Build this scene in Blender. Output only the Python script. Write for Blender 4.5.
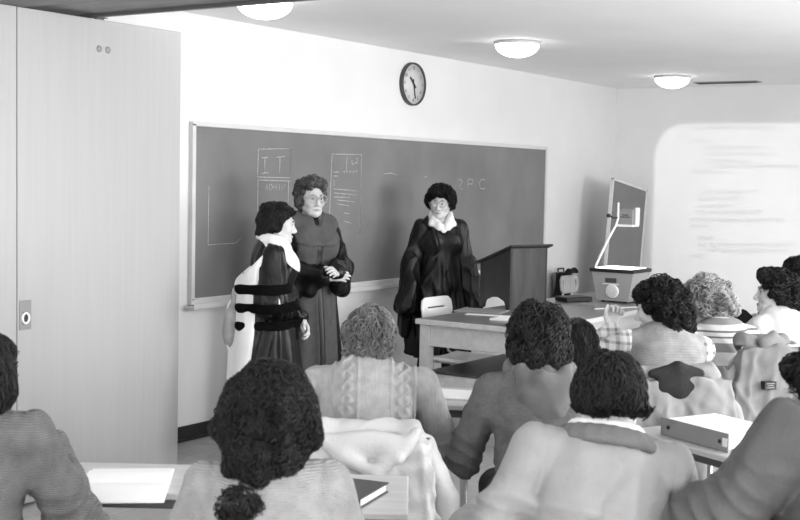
import bpy, math, random
import numpy as np
from mathutils import Vector, Matrix
random.seed(7); np.random.seed(7)
SC = bpy.context.scene
for o in list(bpy.data.objects): bpy.data.objects.remove(o)
COL = SC.collection
D2R = math.pi/180

# ---------------------------------------------------------------- camera
CF, CYAW, CPITCH, CROLL = 1230.06, 0.5872, -0.0654, 0.0201
CPOS = np.array([-12.0326, -5.3215, 1.66])
_F = np.array([math.cos(CYAW)*math.cos(CPITCH), math.sin(CYAW)*math.cos(CPITCH), math.sin(CPITCH)])
_R0 = np.array([math.sin(CYAW), -math.cos(CYAW), 0.0]); _U0 = np.cross(_R0, _F)
_R = _R0*math.cos(CROLL)+_U0*math.sin(CROLL); _U = _U0*math.cos(CROLL)-_R0*math.sin(CROLL)
cd = bpy.data.cameras.new('camera'); cam = bpy.data.objects.new('camera', cd); COL.objects.link(cam)
cd.sensor_width = 36; cd.lens = CF/800*36; cd.clip_start = .05
cam.matrix_world = Matrix(((_R[0], _U[0], -_F[0], CPOS[0]), (_R[1], _U[1], -_F[1], CPOS[1]), (_R[2], _U[2], -_F[2], CPOS[2]), (0, 0, 0, 1)))
cd.dof.use_dof = True; cd.dof.focus_distance = 7.6; cd.dof.aperture_fstop = 8.0
SC.camera = cam
# ---------------------------------------------------------------- world, exposure, large lights
W = bpy.data.worlds.new('world'); SC.world = W; W.use_nodes = True
W.node_tree.nodes['Background'].inputs[0].default_value = (.9, .9, .9, 1)
W.node_tree.nodes['Background'].inputs[1].default_value = 1.0
SC.view_settings.view_transform = 'Standard'; SC.view_settings.look = 'None'
SC.view_settings.exposure = 0.42; SC.view_settings.gamma = 1.0; SC.view_settings.use_curve_mapping = False
WINDOWS = [(-13.6, 2.4), (-10.6, 2.4), (-7.6, 2.4), (-4.6, 2.4)]     # centre x, width on the window side
def area_light(name, loc, rot, sx, sy, power):
    l = bpy.data.lights.new(name, 'AREA'); l.shape = 'RECTANGLE'; l.size = sx; l.size_y = sy; l.energy = power
    o = bpy.data.objects.new(name, l); COL.objects.link(o); o.location = loc; o.rotation_euler = rot
    return o
for (wx, ww), pw in zip(WINDOWS, (50, 70, 130, 175)):      # daylight entering each window, angled down and away from the right wall
    area_light('window_daylight', (wx, -6.98, 1.65), (math.pi/2-.38, 0, .30), ww-.1, 1.4, pw)
area_light('back_window_daylight', (-15.9, -3.2, 1.7), (math.pi/2+.4, 0, -math.pi/2), 3.6, 1.5, 135)

# ---------------------------------------------------------------- helpers: objects and tags
def tag(o, label=None, cat=None, group=None, kind=None):
    if label: o['label'] = label
    if cat: o['category'] = cat
    if group: o['group'] = group
    if kind: o['kind'] = kind
    return o
def empty(name, loc=(0, 0, 0), rz=0.0, label=None, cat=None, group=None):
    o = bpy.data.objects.new(name, None); COL.objects.link(o); o.location = loc; o.rotation_euler = (0, 0, rz)
    o.empty_display_size = .1
    return tag(o, label, cat, group)
def mesh_np(name, V, Q, mat, parent=None, smooth=True, mats=None, midx=None):
    """V (n,3) array, Q (m,4) or (m,3) array"""
    me = bpy.data.meshes.new(name); V = np.asarray(V, np.float32); Q = np.asarray(Q, np.int32)
    n = Q.shape[1]
    me.vertices.add(len(V)); me.vertices.foreach_set('co', V.ravel())
    me.loops.add(Q.size); me.loops.foreach_set('vertex_index', Q.ravel())
    me.polygons.add(len(Q)); me.polygons.foreach_set('loop_start', np.arange(0, Q.size, n, dtype=np.int32))
    try: me.polygons.foreach_set('loop_total', np.full(len(Q), n, np.int32))
    except Exception: pass
    me.polygons.foreach_set('use_smooth', np.full(len(Q), smooth, bool))
    for m in (mats or [mat]): me.materials.append(m)
    if midx is not None: me.polygons.foreach_set('material_index', np.asarray(midx, np.int32))
    me.update(calc_edges=True); me.validate()
    o = bpy.data.objects.new(name, me); COL.objects.link(o)
    if parent is not None: o.parent = parent
    return o
class MB:
    """collects faces of one mesh"""
    def __init__(s): s.v = []; s.f = []; s.sm = []
    def add(s, vs, fs, smooth=False):
        b = len(s.v); s.v += [tuple(v) for v in vs]
        for f in fs: s.f.append(tuple(i+b for i in f)); s.sm.append(smooth)
        return s
    def prism(s, poly, h0, h1, M=None, bevel=0):
        """polygon (x,y) extruded z h0..h1"""
        n = len(poly)
        if bevel > 0:
            c = np.mean(np.array(poly), axis=0)
            ins = []
            for i in range(n):
                p0, p, p1 = [np.array(poly[j % n], float) for j in (i-1, i, i+1)]
                a = p0-p; b = p1-p; a /= np.linalg.norm(a)+1e-9; b /= np.linalg.norm(b)+1e-9
                na = np.array([a[1], -a[0]]); nb = np.array([-b[1], b[0]])
                if np.dot(na, c-p) < 0 and np.dot(nb, c-p) < 0: na = -na; nb = -nb
                q = na+nb; q = q/(np.dot(q, na)+1e-6) if np.dot(q, na) > .2 else q
                ins.append(tuple(p+q*bevel))
            rings = [(ins, h0), (poly, h0+bevel), (poly, h1-bevel), (ins, h1)]
        else: rings = [(poly, h0), (poly, h1)]
        vs = []; fs = []
        for pl, h in rings: vs += [(p[0], p[1], h) for p in pl]
        for r in range(len(rings)-1):
            for i in range(n):
                j = (i+1) % n; fs.append((r*n+i, r*n+j, (r+1)*n+j, (r+1)*n+i))
        fs.append(tuple(range(n))[::-1]); fs.append(tuple(range((len(rings)-1)*n, len(rings)*n)))
        if M is not None: vs = [tuple(M @ Vector(v)) for v in vs]
        return s.add(vs, fs)
    def box(s, c, d, M=None, bevel=0.004, rz=0.0):
        x, y, z = [k/2 for k in d]
        b = min(bevel, x*.45, y*.45, z*.45)
        T = Matrix.Translation(c) @ Matrix.Rotation(rz, 4, 'Z')
        if M is not None: T = M @ T
        return s.prism([(-x, -y), (x, -y), (x, y), (-x, y)], -z, z, T, b)
    def tube(s, pts, r, n=10, closed=False, r2=None):
        P = [Vector(p) for p in pts]; m = len(P); vs = []; fs = []
        up = None
        for i in range(m):
            a = P[i-1] if (i > 0 or closed) else P[0]; b = P[(i+1) % m] if (i < m-1 or closed) else P[-1]
            t = (b-a).normalized()
            if up is None:
                up = Vector((0, 0, 1)) if abs(t.z) < .9 else Vector((1, 0, 0))
            x = t.cross(up); x = x.normalized() if x.length > 1e-6 else t.orthogonal().normalized()
            up = x.cross(t).normalized()
            rr = r if r2 is None else r+(r2-r)*i/(m-1)
            for k in range(n):
                an = 2*math.pi*k/n; vs.append(P[i]+(x*math.cos(an)+up*math.sin(an))*rr)
        for i in range(m if closed else m-1):
            i2 = (i+1) % m
            for k in range(n):
                k2 = (k+1) % n; fs.append((i*n+k, i*n+k2, i2*n+k2, i2*n+k))
        b = len(s.v); s.add(vs, fs, True)
        if not closed: s.add([], []); s.f += [tuple(b+k for k in range(n))[::-1], tuple(b+(m-1)*n+k for k in range(n))]; s.sm += [False, False]
        return s
    def lathe(s, prof, c=(0, 0, 0), n=32, M=None):
        vs = []; fs = []; m = len(prof)
        for (r, z) in prof:
            for k in range(n):
                a = 2*math.pi*k/n; vs.append((c[0]+r*math.cos(a), c[1]+r*math.sin(a), c[2]+z))
        for i in range(m-1):
            for k in range(n):
                k2 = (k+1) % n; fs.append((i*n+k, i*n+k2, (i+1)*n+k2, (i+1)*n+k))
        if M is not None: vs = [tuple(M @ Vector(v)) for v in vs]
        b = len(s.v); s.add(vs, fs, True)
        if prof[0][0] > 1e-5: s.f.append(tuple(b+k for k in range(n))[::-1]); s.sm.append(False)
        if prof[-1][0] > 1e-5: s.f.append(tuple(b+(m-1)*n+k for k in range(n))); s.sm.append(False)
        return s
    def build(s, name, mat, parent=None):
        me = bpy.data.meshes.new(name); me.from_pydata(s.v, [], s.f)
        me.polygons.foreach_set('use_smooth', np.array(s.sm, bool)); me.materials.append(mat)
        me.validate(); me.update()
        o = bpy.data.objects.new(name, me); COL.objects.link(o)
        if parent is not None: o.parent = parent
        return o
def copy_tree(o, parent=None):
    c = o.copy(); COL.objects.link(c)
    if parent is not None: c.parent = parent
    for ch in [k for k in bpy.data.objects if k.parent == o]: copy_tree(ch, c)
    return c

# ---------------------------------------------------------------- materials (a black-and-white world)
def g(v): return (v, v, v, 1)
def mat(name, v, rough=.6, var=0.0, scale=8.0, bump=0.0, bscale=None, stretch=(1, 1, 1), spec=.5, sheen=0.0, metallic=0.0, detail=4.0, coord='Object'):
    m = bpy.data.materials.new(name); m.use_nodes = True; nt = m.node_tree; b = nt.nodes['Principled BSDF']
    b.inputs['Base Color'].default_value = g(v); b.inputs['Roughness'].default_value = rough
    b.inputs['Specular IOR Level'].default_value = spec; b.inputs['Metallic'].default_value = metallic
    if sheen: b.inputs['Sheen Weight'].default_value = sheen
    if var or bump:
        tc = nt.nodes.new('ShaderNodeTexCoord'); mp = nt.nodes.new('ShaderNodeMapping'); mp.inputs['Scale'].default_value = stretch
        nt.links.new(tc.outputs[coord], mp.inputs[0])
    if var:
        n = nt.nodes.new('ShaderNodeTexNoise'); n.inputs['Scale'].default_value = scale; n.inputs['Detail'].default_value = detail
        nt.links.new(mp.outputs[0], n.inputs[0])
        r = nt.nodes.new('ShaderNodeValToRGB'); r.color_ramp.elements[0].position = .3; r.color_ramp.elements[1].position = .7
        r.color_ramp.elements[0].color = g(max(0, v*(1-var))); r.color_ramp.elements[1].color = g(min(1, v*(1+var)))
        nt.links.new(n.outputs[0], r.inputs[0]); nt.links.new(r.outputs[0], b.inputs['Base Color'])
    if bump:
        n2 = nt.nodes.new('ShaderNodeTexNoise'); n2.inputs['Scale'].default_value = bscale or scale; n2.inputs['Detail'].default_value = 3
        nt.links.new(mp.outputs[0], n2.inputs[0])
        bp = nt.nodes.new('ShaderNodeBump'); bp.inputs['Strength'].default_value = bump; bp.inputs['Distance'].default_value = .01
        nt.links.new(n2.outputs[0], bp.inputs['Height']); nt.links.new(bp.outputs[0], b.inputs['Normal'])
    return m
def emit(name, v, s):
    m = bpy.data.materials.new(name); m.use_nodes = True; nt = m.node_tree; b = nt.nodes['Principled BSDF']
    b.inputs['Base Color'].default_value = g(.8); b.inputs['Emission Color'].default_value = g(v); b.inputs['Emission Strength'].default_value = s
    return m
M = dict(
    wall=mat('wall_paint', .77, .7, .02, 3, .03, 60), ceiling=mat('ceiling_paint', .93, .8, .02, 2, .03, 50),
    base=mat('black_base', .008, .5), floor=None,
    panel=mat('panel_wood', .41, .42, .03, 5, .02, 30, stretch=(7, 7, .25)),
    header=mat('header_wood', .22, .5, .25, 5, .02, 30, stretch=(6, .4, 6)),
    board=mat('chalkboard_slate', .19, .55, .16, 2.2, stretch=(1, 1, .8), spec=.35, detail=5),
    trim=mat('pale_trim', .66, .4, .04, 9), chalk=mat('chalk', .5, .95, .3, 60),
    metal=mat('steel', .55, .3, metallic=.9), darkmetal=mat('dark_metal', .09, .4), white=mat('white_enamel', .82, .35), wpaper=mat('paper', .86, .8),
    black=mat('black_vinyl', .012, .45), darkgray=mat('dark_gray', .06, .6), midgray=mat('mid_gray', .26, .5), lightgray=mat('light_gray', .5, .5),
    tablewood=mat('table_wood', .55, .4, .1, 4, stretch=(.5, 5, 5)), tabletop=mat('tabletop_laminate', .17, .28, .15, 4, stretch=(.5, 6, 5)),
    lectern_side=mat('dark_walnut', .02, .4, .3, 6, stretch=(1, 6, .6)), lectern_front=mat('walnut_veneer', .05, .38, .3, 6, stretch=(4, 4, .5)),
    chairwood=mat('chair_wood', .36, .4, .12, 5, stretch=(5, 5, .6)), deskwood=mat('desk_top', .46, .35, .1, 5, stretch=(.6, 6, 3)),
    skin=mat('skin', .56, .5, .05, 18, .02, 90), lip=mat('lips', .34, .45), eyewhite=mat('eye_white', .7, .2), iris=mat('iris', .02, .15), brow=mat('brow_hair', .05, .7),
)
def floor_mat():
    m = mat('vinyl_floor', .45, .35, .12, 9); nt = m.node_tree; b = nt.nodes['Principled BSDF']
    src = b.inputs['Base Color'].links[0].from_socket
    tc = nt.nodes.new('ShaderNodeTexCoord'); br = nt.nodes.new('ShaderNodeTexBrick'); br.offset = 0; br.squash = 1
    br.inputs['Scale'].default_value = 1; br.inputs['Brick Width'].default_value = .3048; br.inputs['Row Height'].default_value = .3048
    br.inputs['Mortar Size'].default_value = .003; br.inputs['Color1'].default_value = g(.92); br.inputs['Color2'].default_value = g(1); br.inputs['Mortar'].default_value = g(.55)
    mx = nt.nodes.new('ShaderNodeMix'); mx.data_type = 'RGBA'; mx.blend_type = 'MULTIPLY'; mx.inputs[0].default_value = 1
    nt.links.new(tc.outputs['Object'], br.inputs[0]); nt.links.new(src, mx.inputs[6]); nt.links.new(br.outputs[0], mx.inputs[7]); nt.links.new(mx.outputs[2], b.inputs['Base Color'])
    return m
M['floor'] = floor_mat()
def cloth(name, v, rough=.92, bscale=220, bump=.25, var=.06, spec=.2, sheen=0.0): return mat(name, v, rough, var, 26, bump, bscale, spec=spec, sheen=sheen)
def hairmat(name, v, rough=.42, var=.5): return mat(name, v*.55, rough, var, 16, .3, 160, stretch=(1, 1, .35), spec=.28)
def knit(name, v, freq=85, axis=2, depth=.16, bump=.5):
    """ribbed knit: fine slightly wavy courses in colour and relief"""
    m = cloth(name, v, bump=.35, bscale=170, var=.14); nt = m.node_tree; b = nt.nodes['Principled BSDF']; src = b.inputs['Base Color'].links[0].from_socket
    tc = nt.nodes.new('ShaderNodeTexCoord'); w = nt.nodes.new('ShaderNodeTexWave'); w.wave_type = 'BANDS'; w.bands_direction = 'XYZ'[axis]; w.inputs['Scale'].default_value = freq/3.14; w.inputs['Distortion'].default_value = 2.5; w.inputs['Detail Scale'].default_value = 1.2
    nt.links.new(tc.outputs['Object'], w.inputs[0]); mr = nt.nodes.new('ShaderNodeMapRange'); mr.inputs['To Min'].default_value = 1-depth; nt.links.new(w.outputs['Fac'], mr.inputs[0])
    mx = nt.nodes.new('ShaderNodeMix'); mx.data_type = 'RGBA'; mx.blend_type = 'MULTIPLY'; mx.inputs[0].default_value = 1
    nt.links.new(src, mx.inputs[6]); nt.links.new(mr.outputs[0], mx.inputs[7]); nt.links.new(mx.outputs[2], b.inputs['Base Color'])
    bp = nt.nodes.new('ShaderNodeBump'); bp.inputs['Strength'].default_value = bump; bp.inputs['Distance'].default_value = .004; nt.links.new(w.outputs['Fac'], bp.inputs['Height']); nt.links.new(b.inputs['Normal'].links[0].from_socket, bp.inputs['Normal']); nt.links.new(bp.outputs[0], b.inputs['Normal'])
    return m
def stripes(name, base, stops, axis=2, period=None, freq=1.0, rough=.92):
    """bands along one object axis; stops = [(position, value)] on 0..1 of the fractional coordinate"""
    m = mat(name, base, rough, spec=.2); nt = m.node_tree; b = nt.nodes['Principled BSDF']
    tc = nt.nodes.new('ShaderNodeTexCoord'); sp = nt.nodes.new('ShaderNodeSeparateXYZ'); nt.links.new(tc.outputs['Object'], sp.inputs[0])
    mu = nt.nodes.new('ShaderNodeMath'); mu.operation = 'MULTIPLY'; mu.inputs[1].default_value = freq; nt.links.new(sp.outputs[axis], mu.inputs[0])
    fr = nt.nodes.new('ShaderNodeMath'); fr.operation = 'FRACT'; nt.links.new(mu.outputs[0], fr.inputs[0])
    r = nt.nodes.new('ShaderNodeValToRGB'); r.color_ramp.interpolation = 'CONSTANT'
    while len(r.color_ramp.elements) < len(stops): r.color_ramp.elements.new(.5)
    for e, (p, v) in zip(r.color_ramp.elements, stops): e.position = p; e.color = g(v)
    nt.links.new(fr.outputs[0], r.inputs[0]); nt.links.new(r.outputs[0], b.inputs['Base Color'])
    return m
def plaid(name, light, dark, f=22):
    m = mat(name, light, .9, spec=.2); nt = m.node_tree; b = nt.nodes['Principled BSDF']
    tc = nt.nodes.new('ShaderNodeTexCoord'); sp = nt.nodes.new('ShaderNodeSeparateXYZ'); nt.links.new(tc.outputs['Object'], sp.inputs[0])
    outs = []
    for ax in (0, 2):
        mu = nt.nodes.new('ShaderNodeMath'); mu.operation = 'MULTIPLY'; mu.inputs[1].default_value = f; nt.links.new(sp.outputs[ax], mu.inputs[0])
        fr = nt.nodes.new('ShaderNodeMath'); fr.operation = 'FRACT'; nt.links.new(mu.outputs[0], fr.inputs[0])
        gt = nt.nodes.new('ShaderNodeMath'); gt.operation = 'LESS_THAN'; gt.inputs[1].default_value = .34; nt.links.new(fr.outputs[0], gt.inputs[0]); outs.append(gt)
    ad = nt.nodes.new('ShaderNodeMath'); ad.operation = 'ADD'; nt.links.new(outs[0].outputs[0], ad.inputs[0]); nt.links.new(outs[1].outputs[0], ad.inputs[1])
    mr = nt.nodes.new('ShaderNodeMapRange'); mr.inputs['From Max'].default_value = 2; mr.inputs['To Min'].default_value = light; mr.inputs['To Max'].default_value = dark
    nt.links.new(ad.outputs[0], mr.inputs[0]); nt.links.new(mr.outputs[0], b.inputs['Base Color'])
    return m

# ================================================================ THE ROOM
H = 2.653
def slab(name, lo, hi, m, bevel=0):
    o = MB().box([(a+b)/2 for a, b in zip(lo, hi)], [b-a for a, b in zip(lo, hi)], bevel=bevel).build(name, m); o['kind'] = 'structure'; return o
slab('floor', (-16.2, -7.0, -.1), (.2, .2, 0), M['floor'])
slab('ceiling', (-16.2, -7.0, H), (.2, .2, H+.1), M['ceiling'])
slab('wall_front', (-16.2, 0, 0), (.2, .2, H), M['wall'])
slab('wall_right', (0, -7.0, 0), (.2, 0, H), M['wall'])
def window_wall():
    m = MB(); y0, y1 = -6.95, -6.8; z0, z1 = .9, 2.4
    m.box((-8, -6.875, z0/2), (16, .15, z0), bevel=0); m.box((-8, -6.875, (z1+H)/2), (16, .15, H-z1), bevel=0)
    xs = [-16]
    for wx, ww in WINDOWS: xs += [wx-ww/2, wx+ww/2]
    xs.append(0)
    for i in range(0, len(xs), 2):
        if xs[i+1]-xs[i] > .01: m.box(((xs[i]+xs[i+1])/2, -6.875, (z0+z1)/2), (xs[i+1]-xs[i], .15, z1-z0), bevel=0)
    m.build('wall_windows', M['wall'])['kind'] = 'structure'
    for i, (wx, ww) in enumerate(WINDOWS):
        f = MB()
        for sx in (-1, 0, 1): f.box((wx+sx*(ww/2-.03), -6.87, (z0+z1)/2), (.06, .07, z1-z0), bevel=.005)
        for zz in (z0+.03, z1-.03): f.box((wx, -6.87, zz), (ww, .07, .06), bevel=.005)
        f.build('window_%d' % (i+1), M['white'])['kind'] = 'structure'
window_wall()
def back_wall():
    m = MB(); y0, y1 = -5.0, -1.4
    m.box((-16.1, -3.4, .45), (.2, 6.8, .9), bevel=0); m.box((-16.1, -3.4, 2.53), (.2, 6.8, .246), bevel=0)
    m.box((-16.1, -.7, 1.65), (.2, 1.4, 1.5), bevel=0); m.box((-16.1, -5.9, 1.65), (.2, 1.8, 1.5), bevel=0)
    m.build('wall_back', M['wall'])['kind'] = 'structure'
    f = MB()
    for yy in (-4.97, -3.2, -1.43): f.box((-16.1, yy, 1.65), (.07, .06, 1.5), bevel=.005)
    for zz in (.93, 2.37): f.box((-16.1, -3.2, zz), (.07, 3.6, .06), bevel=.005)
    f.build('window_6', M['white'])['kind'] = 'structure'
back_wall()
b = MB(); b.box((-8.0, -.008, .05), (16, .014, .092), bevel=.004); b.box((-8.0, -.02, .012), (16, .02, .02), bevel=.006)
b.build('baseboard_front', M['base'])['kind'] = 'structure'
b = MB(); b.box((-.008, -3.5, .05), (.014, 6.6, .092), bevel=.004); b.build('baseboard_right', M['base'])['kind'] = 'structure'
# header that carried the folding wall
HX = -7.55
h = MB(); h.box((HX-.19, -3.4, (2.475+H)/2), (.38, 6.8, H-2.475), bevel=.004); h.build('trim_1', M['header'])['kind'] = 'structure'
h = MB(); h.box((HX-.055, -3.5, 2.466), (.03, 6.4, .018), bevel=.002); h.build('trim_2', M['darkmetal'])['kind'] = 'structure'

# ---- folded partition panels
def panel(y, x0, x1, lab, hw):
    t = empty('folding_partition_panel', ((x0+x1)/2, y, 0), 0, lab, 'partition', 'folded partition panels')
    w = x1-x0; m = MB(); m.box((0, 0, 1.235), (w, .045, 2.43), bevel=.003); m.build('leaf', M['panel'], t)
    m = MB(); m.box((-.02, .0, 2.457), (.05, .02, .014), bevel=.002); m.box((-.02, 0, 2.4635), (.09, .034, .004), bevel=.001); m.build('roller_bracket', M['darkmetal'], t)
    if hw:
        for dx in (-.06, .0):
            q = MB(); q.lathe([(0, .006), (.012, .006), (.017, .003), (.018, 0)], n=20, M=Matrix.Translation((dx+.02, -.0225, 2.30)) @ Matrix.Rotation(math.pi/2, 4, 'X')); q.build('screw_cap', M['midgray'], t)
        q = MB(); q.box((-w/2+.045, -.024, .94+.02), (.07, .006, .145), bevel=.004); pl = q.build('flush_pull', M['midgray'], t)
        q = MB(); q.tube([(-w/2+.045+.02*math.cos(a), -.03, .945+.025*math.sin(a)) for a in np.linspace(0, 2*math.pi, 24)[:-1]], .006, 8, True); q.build('ring', M['white'], pl)
        q = MB(); q.box((-w/2+.045, -.0275, .945), (.034, .002, .06), bevel=.001); q.build('recess', M['black'], pl)
    return t
panel(-.45, -8.10, -6.985, 'big pale wood folding partition panel with flush pull, at the left', True)
panel(-.45, -9.22, -8.106, 'pale wood partition panel at the very left edge of the view', False)

# ================================================================ CHALKBOARD
BX0, BX1, BZ0, BZ1 = -6.385, -1.640, .894, 1.964
cb = empty('chalkboard', ((BX0+BX1)/2, 0, BZ0), 0, 'long dark chalkboard with pale frame and chalk tray on the front wall', 'chalkboard')
ox, oz = (BX0+BX1)/2, BZ0
def bl(x, z, y=0): return (x-ox, y, z-oz)
m = MB(); m.box(bl((BX0+BX1)/2, (BZ0+BZ1)/2, -.012), (BX1-BX0, .02, BZ1-BZ0), bevel=.001); m.build('slate', M['board'], cb)
m = MB()
m.box(bl((BX0+BX1)/2, BZ1+.014, -.016), (BX1-BX0+.06, .032, .03), bevel=.004); m.box(bl((BX0+BX1)/2, BZ0-.022, -.016), (BX1-BX0+.06, .032, .045), bevel=.004)
for x in (BX0-.014, BX1+.014): m.box(bl(x, (BZ0+BZ1)/2, -.016), (.03, .032, BZ1-BZ0+.03), bevel=.004)
m.build('frame', M['trim'], cb)
m = MB(); m.box(bl((BX0+BX1)/2, BZ0-.058, -.04), (BX1-BX0+.12, .08, .022), bevel=.005); m.box(bl((BX0+BX1)/2, BZ0-.046, -.078), (BX1-BX0+.12, .012, .03), bevel=.004); m.build('chalk_tray', M['trim'], cb)
def onwall(u, v, y=-.0225):
    d = _F+_R*((u-400)/CF)+_U*((260-v)/CF); t = (y-CPOS[1])/d[1]; p = CPOS+d*t; return p
def chalk(strokes, r=.0045, name='chalk_drawing'):
    m = MB()
    for st in strokes:
        P = [onwall(u, v) for u, v in st]; m.tube([bl(p[0], p[2], -.0225) for p in P], r, 5)
    m.v = [(v[0], -.0225+(v[1]+.0225)*.25, v[2]) for v in m.v]
    return m.build(name, M['chalk'], cb)
chalk([[(258.5, 149), (291, 149), (290.5, 178), (257.5, 177), (258.5, 149)], [(257.5, 180), (290.5, 181)], [(258, 180), (257, 240)], [(288.5, 181), (288, 205)],
       [(261, 158), (268, 157.5)], [(264.8, 158), (264.8, 173)], [(261, 173.5), (268.5, 172.5)], [(276, 157.5), (285, 156.5)], [(280, 157), (279.5, 173)]], .004)
def letters(word, u0, v0, w, hgt, gap):
    G = {'A': [[(0, 1), (.5, 0), (1, 1)], [(.2, .6), (.8, .6)]], 'D': [[(0, 0), (0, 1), (.7, .9), (1, .5), (.7, .1), (0, 0)]], 'M': [[(0, 1), (0, 0), (.5, .6), (1, 0), (1, 1)]],
         'I': [[(.5, 0), (.5, 1)]], 'N': [[(0, 1), (0, 0), (1, 1), (1, 0)]], 'P': [[(0, 1), (0, 0), (.8, .05), (.9, .3), (.7, .5), (0, .5)]],
         'C': [[(1, .1), (.5, 0), (0, .4), (.2, .9), (.6, 1), (1, .9)]], '2': [[(0, .2), (.4, 0), (.9, .2), (.6, .6), (0, 1), (1, 1)]], 'O': [[(.5, 0), (0, .5), (.5, 1), (1, .5), (.5, 0)]]}
    out = []
    for i, c in enumerate(word):
        for s_ in G[c]: out.append([(u0+i*(w+gap)+x*w, v0+y*hgt) for x, y in s_])
    return out
chalk(letters('ADMIN', 265.5, 184, 2.9, 6.5, 1.2), .0032)
chalk([[(332, 154), (361.5, 154.5), (360, 233), (329, 229), (332, 154)], [(347, 156), (346.5, 171)], [(352, 160), (352, 164), (354, 164)], [(356, 159), (358, 158), (357, 163), (355, 163)]]
      + [[(333, 172+0), (339, 172)], [(333, 176), (338, 176)], [(334, 180), (334, 186)]] + [[(343+3*i, 172), (345+3*i, 170.5), (344.5+3*i, 173.5)] for i in range(5)], .0036)
chalk([[(334, v), (357, v+2)] for v in (189, 193)] + [[(337, 200), (356, 202)], [(337, 204), (350, 206)], [(344, 213), (351, 214)], [(344, 221), (352, 223.5)], [(334, 197), (350, 197.5)]], .0034)
for i_, ch_ in enumerate('2PC'): chalk(letters(ch_, 457+11*i_, 179, 6, 10, 5), .0028, 'chalk_letter')
for st_ in ([(384, 174), (391, 173), (397, 175)], [(209, 186), (208, 245), (236, 243), (241, 238)], [(424, 178), (427, 176)]): chalk([st_], .0026, 'chalk_mark')

# ================================================================ CLOCK
ck = empty('wall_clock', (-3.93, 0, 2.405), 0, 'round dark-rimmed wall clock above the chalkboard', 'clock')
RX = Matrix.Rotation(math.pi/2, 4, 'X')
m = MB(); m.lathe([(.155, 0), (.167, 0), (.168, .03), (.165, .036), (.158, .036), (.155, .03), (.155, 0)], n=48, M=RX); m.build('rim', M['darkgray'], ck)
m = MB(); m.lathe([(0, .022), (.156, .022), (.156, .0)], n=48, M=RX); m.build('dial', mat('clock_dial', .62, .4), ck)
def text_mesh(s, size, mtl, name, parent, loc, rot=(math.pi/2, 0, 0), depth=.0006):
    cu = bpy.data.curves.new(name, 'FONT'); cu.body = s; cu.size = size; cu.align_x = 'CENTER'; cu.align_y = 'CENTER'; cu.extrude = depth
    o = bpy.data.objects.new(name, cu); COL.objects.link(o)
    dg = bpy.context.evaluated_depsgraph_get(); me = bpy.data.meshes.new_from_object(o.evaluated_get(dg))
    bpy.data.objects.remove(o); me.materials.clear(); me.materials.append(mtl)
    o = bpy.data.objects.new(name, me); COL.objects.link(o); o.parent = parent; o.location = loc; o.rotation_euler = rot
    return o
for hnum in range(1, 13):
    a = math.pi/2-hnum*math.pi/6
    text_mesh(str(hnum), .034, M['darkgray'], 'numeral', ck, (.122*math.cos(a), -.0232, .122*math.sin(a)))
def hand(a, L, w):
    m = MB(); m.box((0, 0, L/2-.02), (w, .004, L+.04), bevel=.001)
    o = m.build('clock_hand', M['black'], ck); o.location = (0, -.028, 0); o.rotation_euler = (0, a, 0)
hand((10+28/60)*math.pi/6, .075, .014); hand(28*math.pi/30, .115, .008)

# ================================================================ CEILING LIGHTS AND VENT
BEAM_POWER = 120
glow = emit('lit_opal_glass', 1, 6.0)
for i, (x, y, lab) in enumerate([(-6.66, -.80, 'lit opal ceiling dome cut by the top edge, nearest the partition'), (-4.24, -1.10, 'lit opal ceiling dome between the clock and the far corner'), (-1.22, -1.08, 'small lit opal ceiling dome nearest the right wall'),
                               (-6.7, -4.3, None), (-4.2, -4.3, None), (-1.3, -4.3, None), (-10.5, -1.6, None), (-10.5, -4.3, None), (-13.5, -3, None)]):
    t = empty('ceiling_light', (x, y, H), 0, lab or 'lit opal ceiling dome further back in the room', 'ceiling light', 'ceiling dome lights')
    q = MB(); q.lathe([(0, -.001), (.165, -.001), (.168, -.012), (.16, -.022), (0, -.022)], n=40); q.build('mount_ring', M['lightgray'], t)
    q = MB(); q.lathe([(.157, -.022)]+[(.157*math.cos(a), -.022-.09*math.sin(a)) for a in np.linspace(.1, math.pi/2-.01, 10)]+[(0, -.112)], n=40); q.build('glass_dome', glow, t)
t = empty('ceiling_vent', (-.45, -1.33, H), 0, 'narrow dark air vent in the ceiling beside the far dome light', 'vent')
q = MB(); q.box((0, 0, -.004), (.16, .62, .008), bevel=.002); q.build('frame', M['midgray'], t)
q = MB(); q.box((0, 0, -.009), (.12, .58, .003), bevel=.001); q.build('grille', M['black'], t)
for k in range(3):
    q = MB(); q.box((-.035+.035*k, 0, -.012), (.012, .58, .004), bevel=.001); q.build('slat', M['darkgray'], t)

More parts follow.
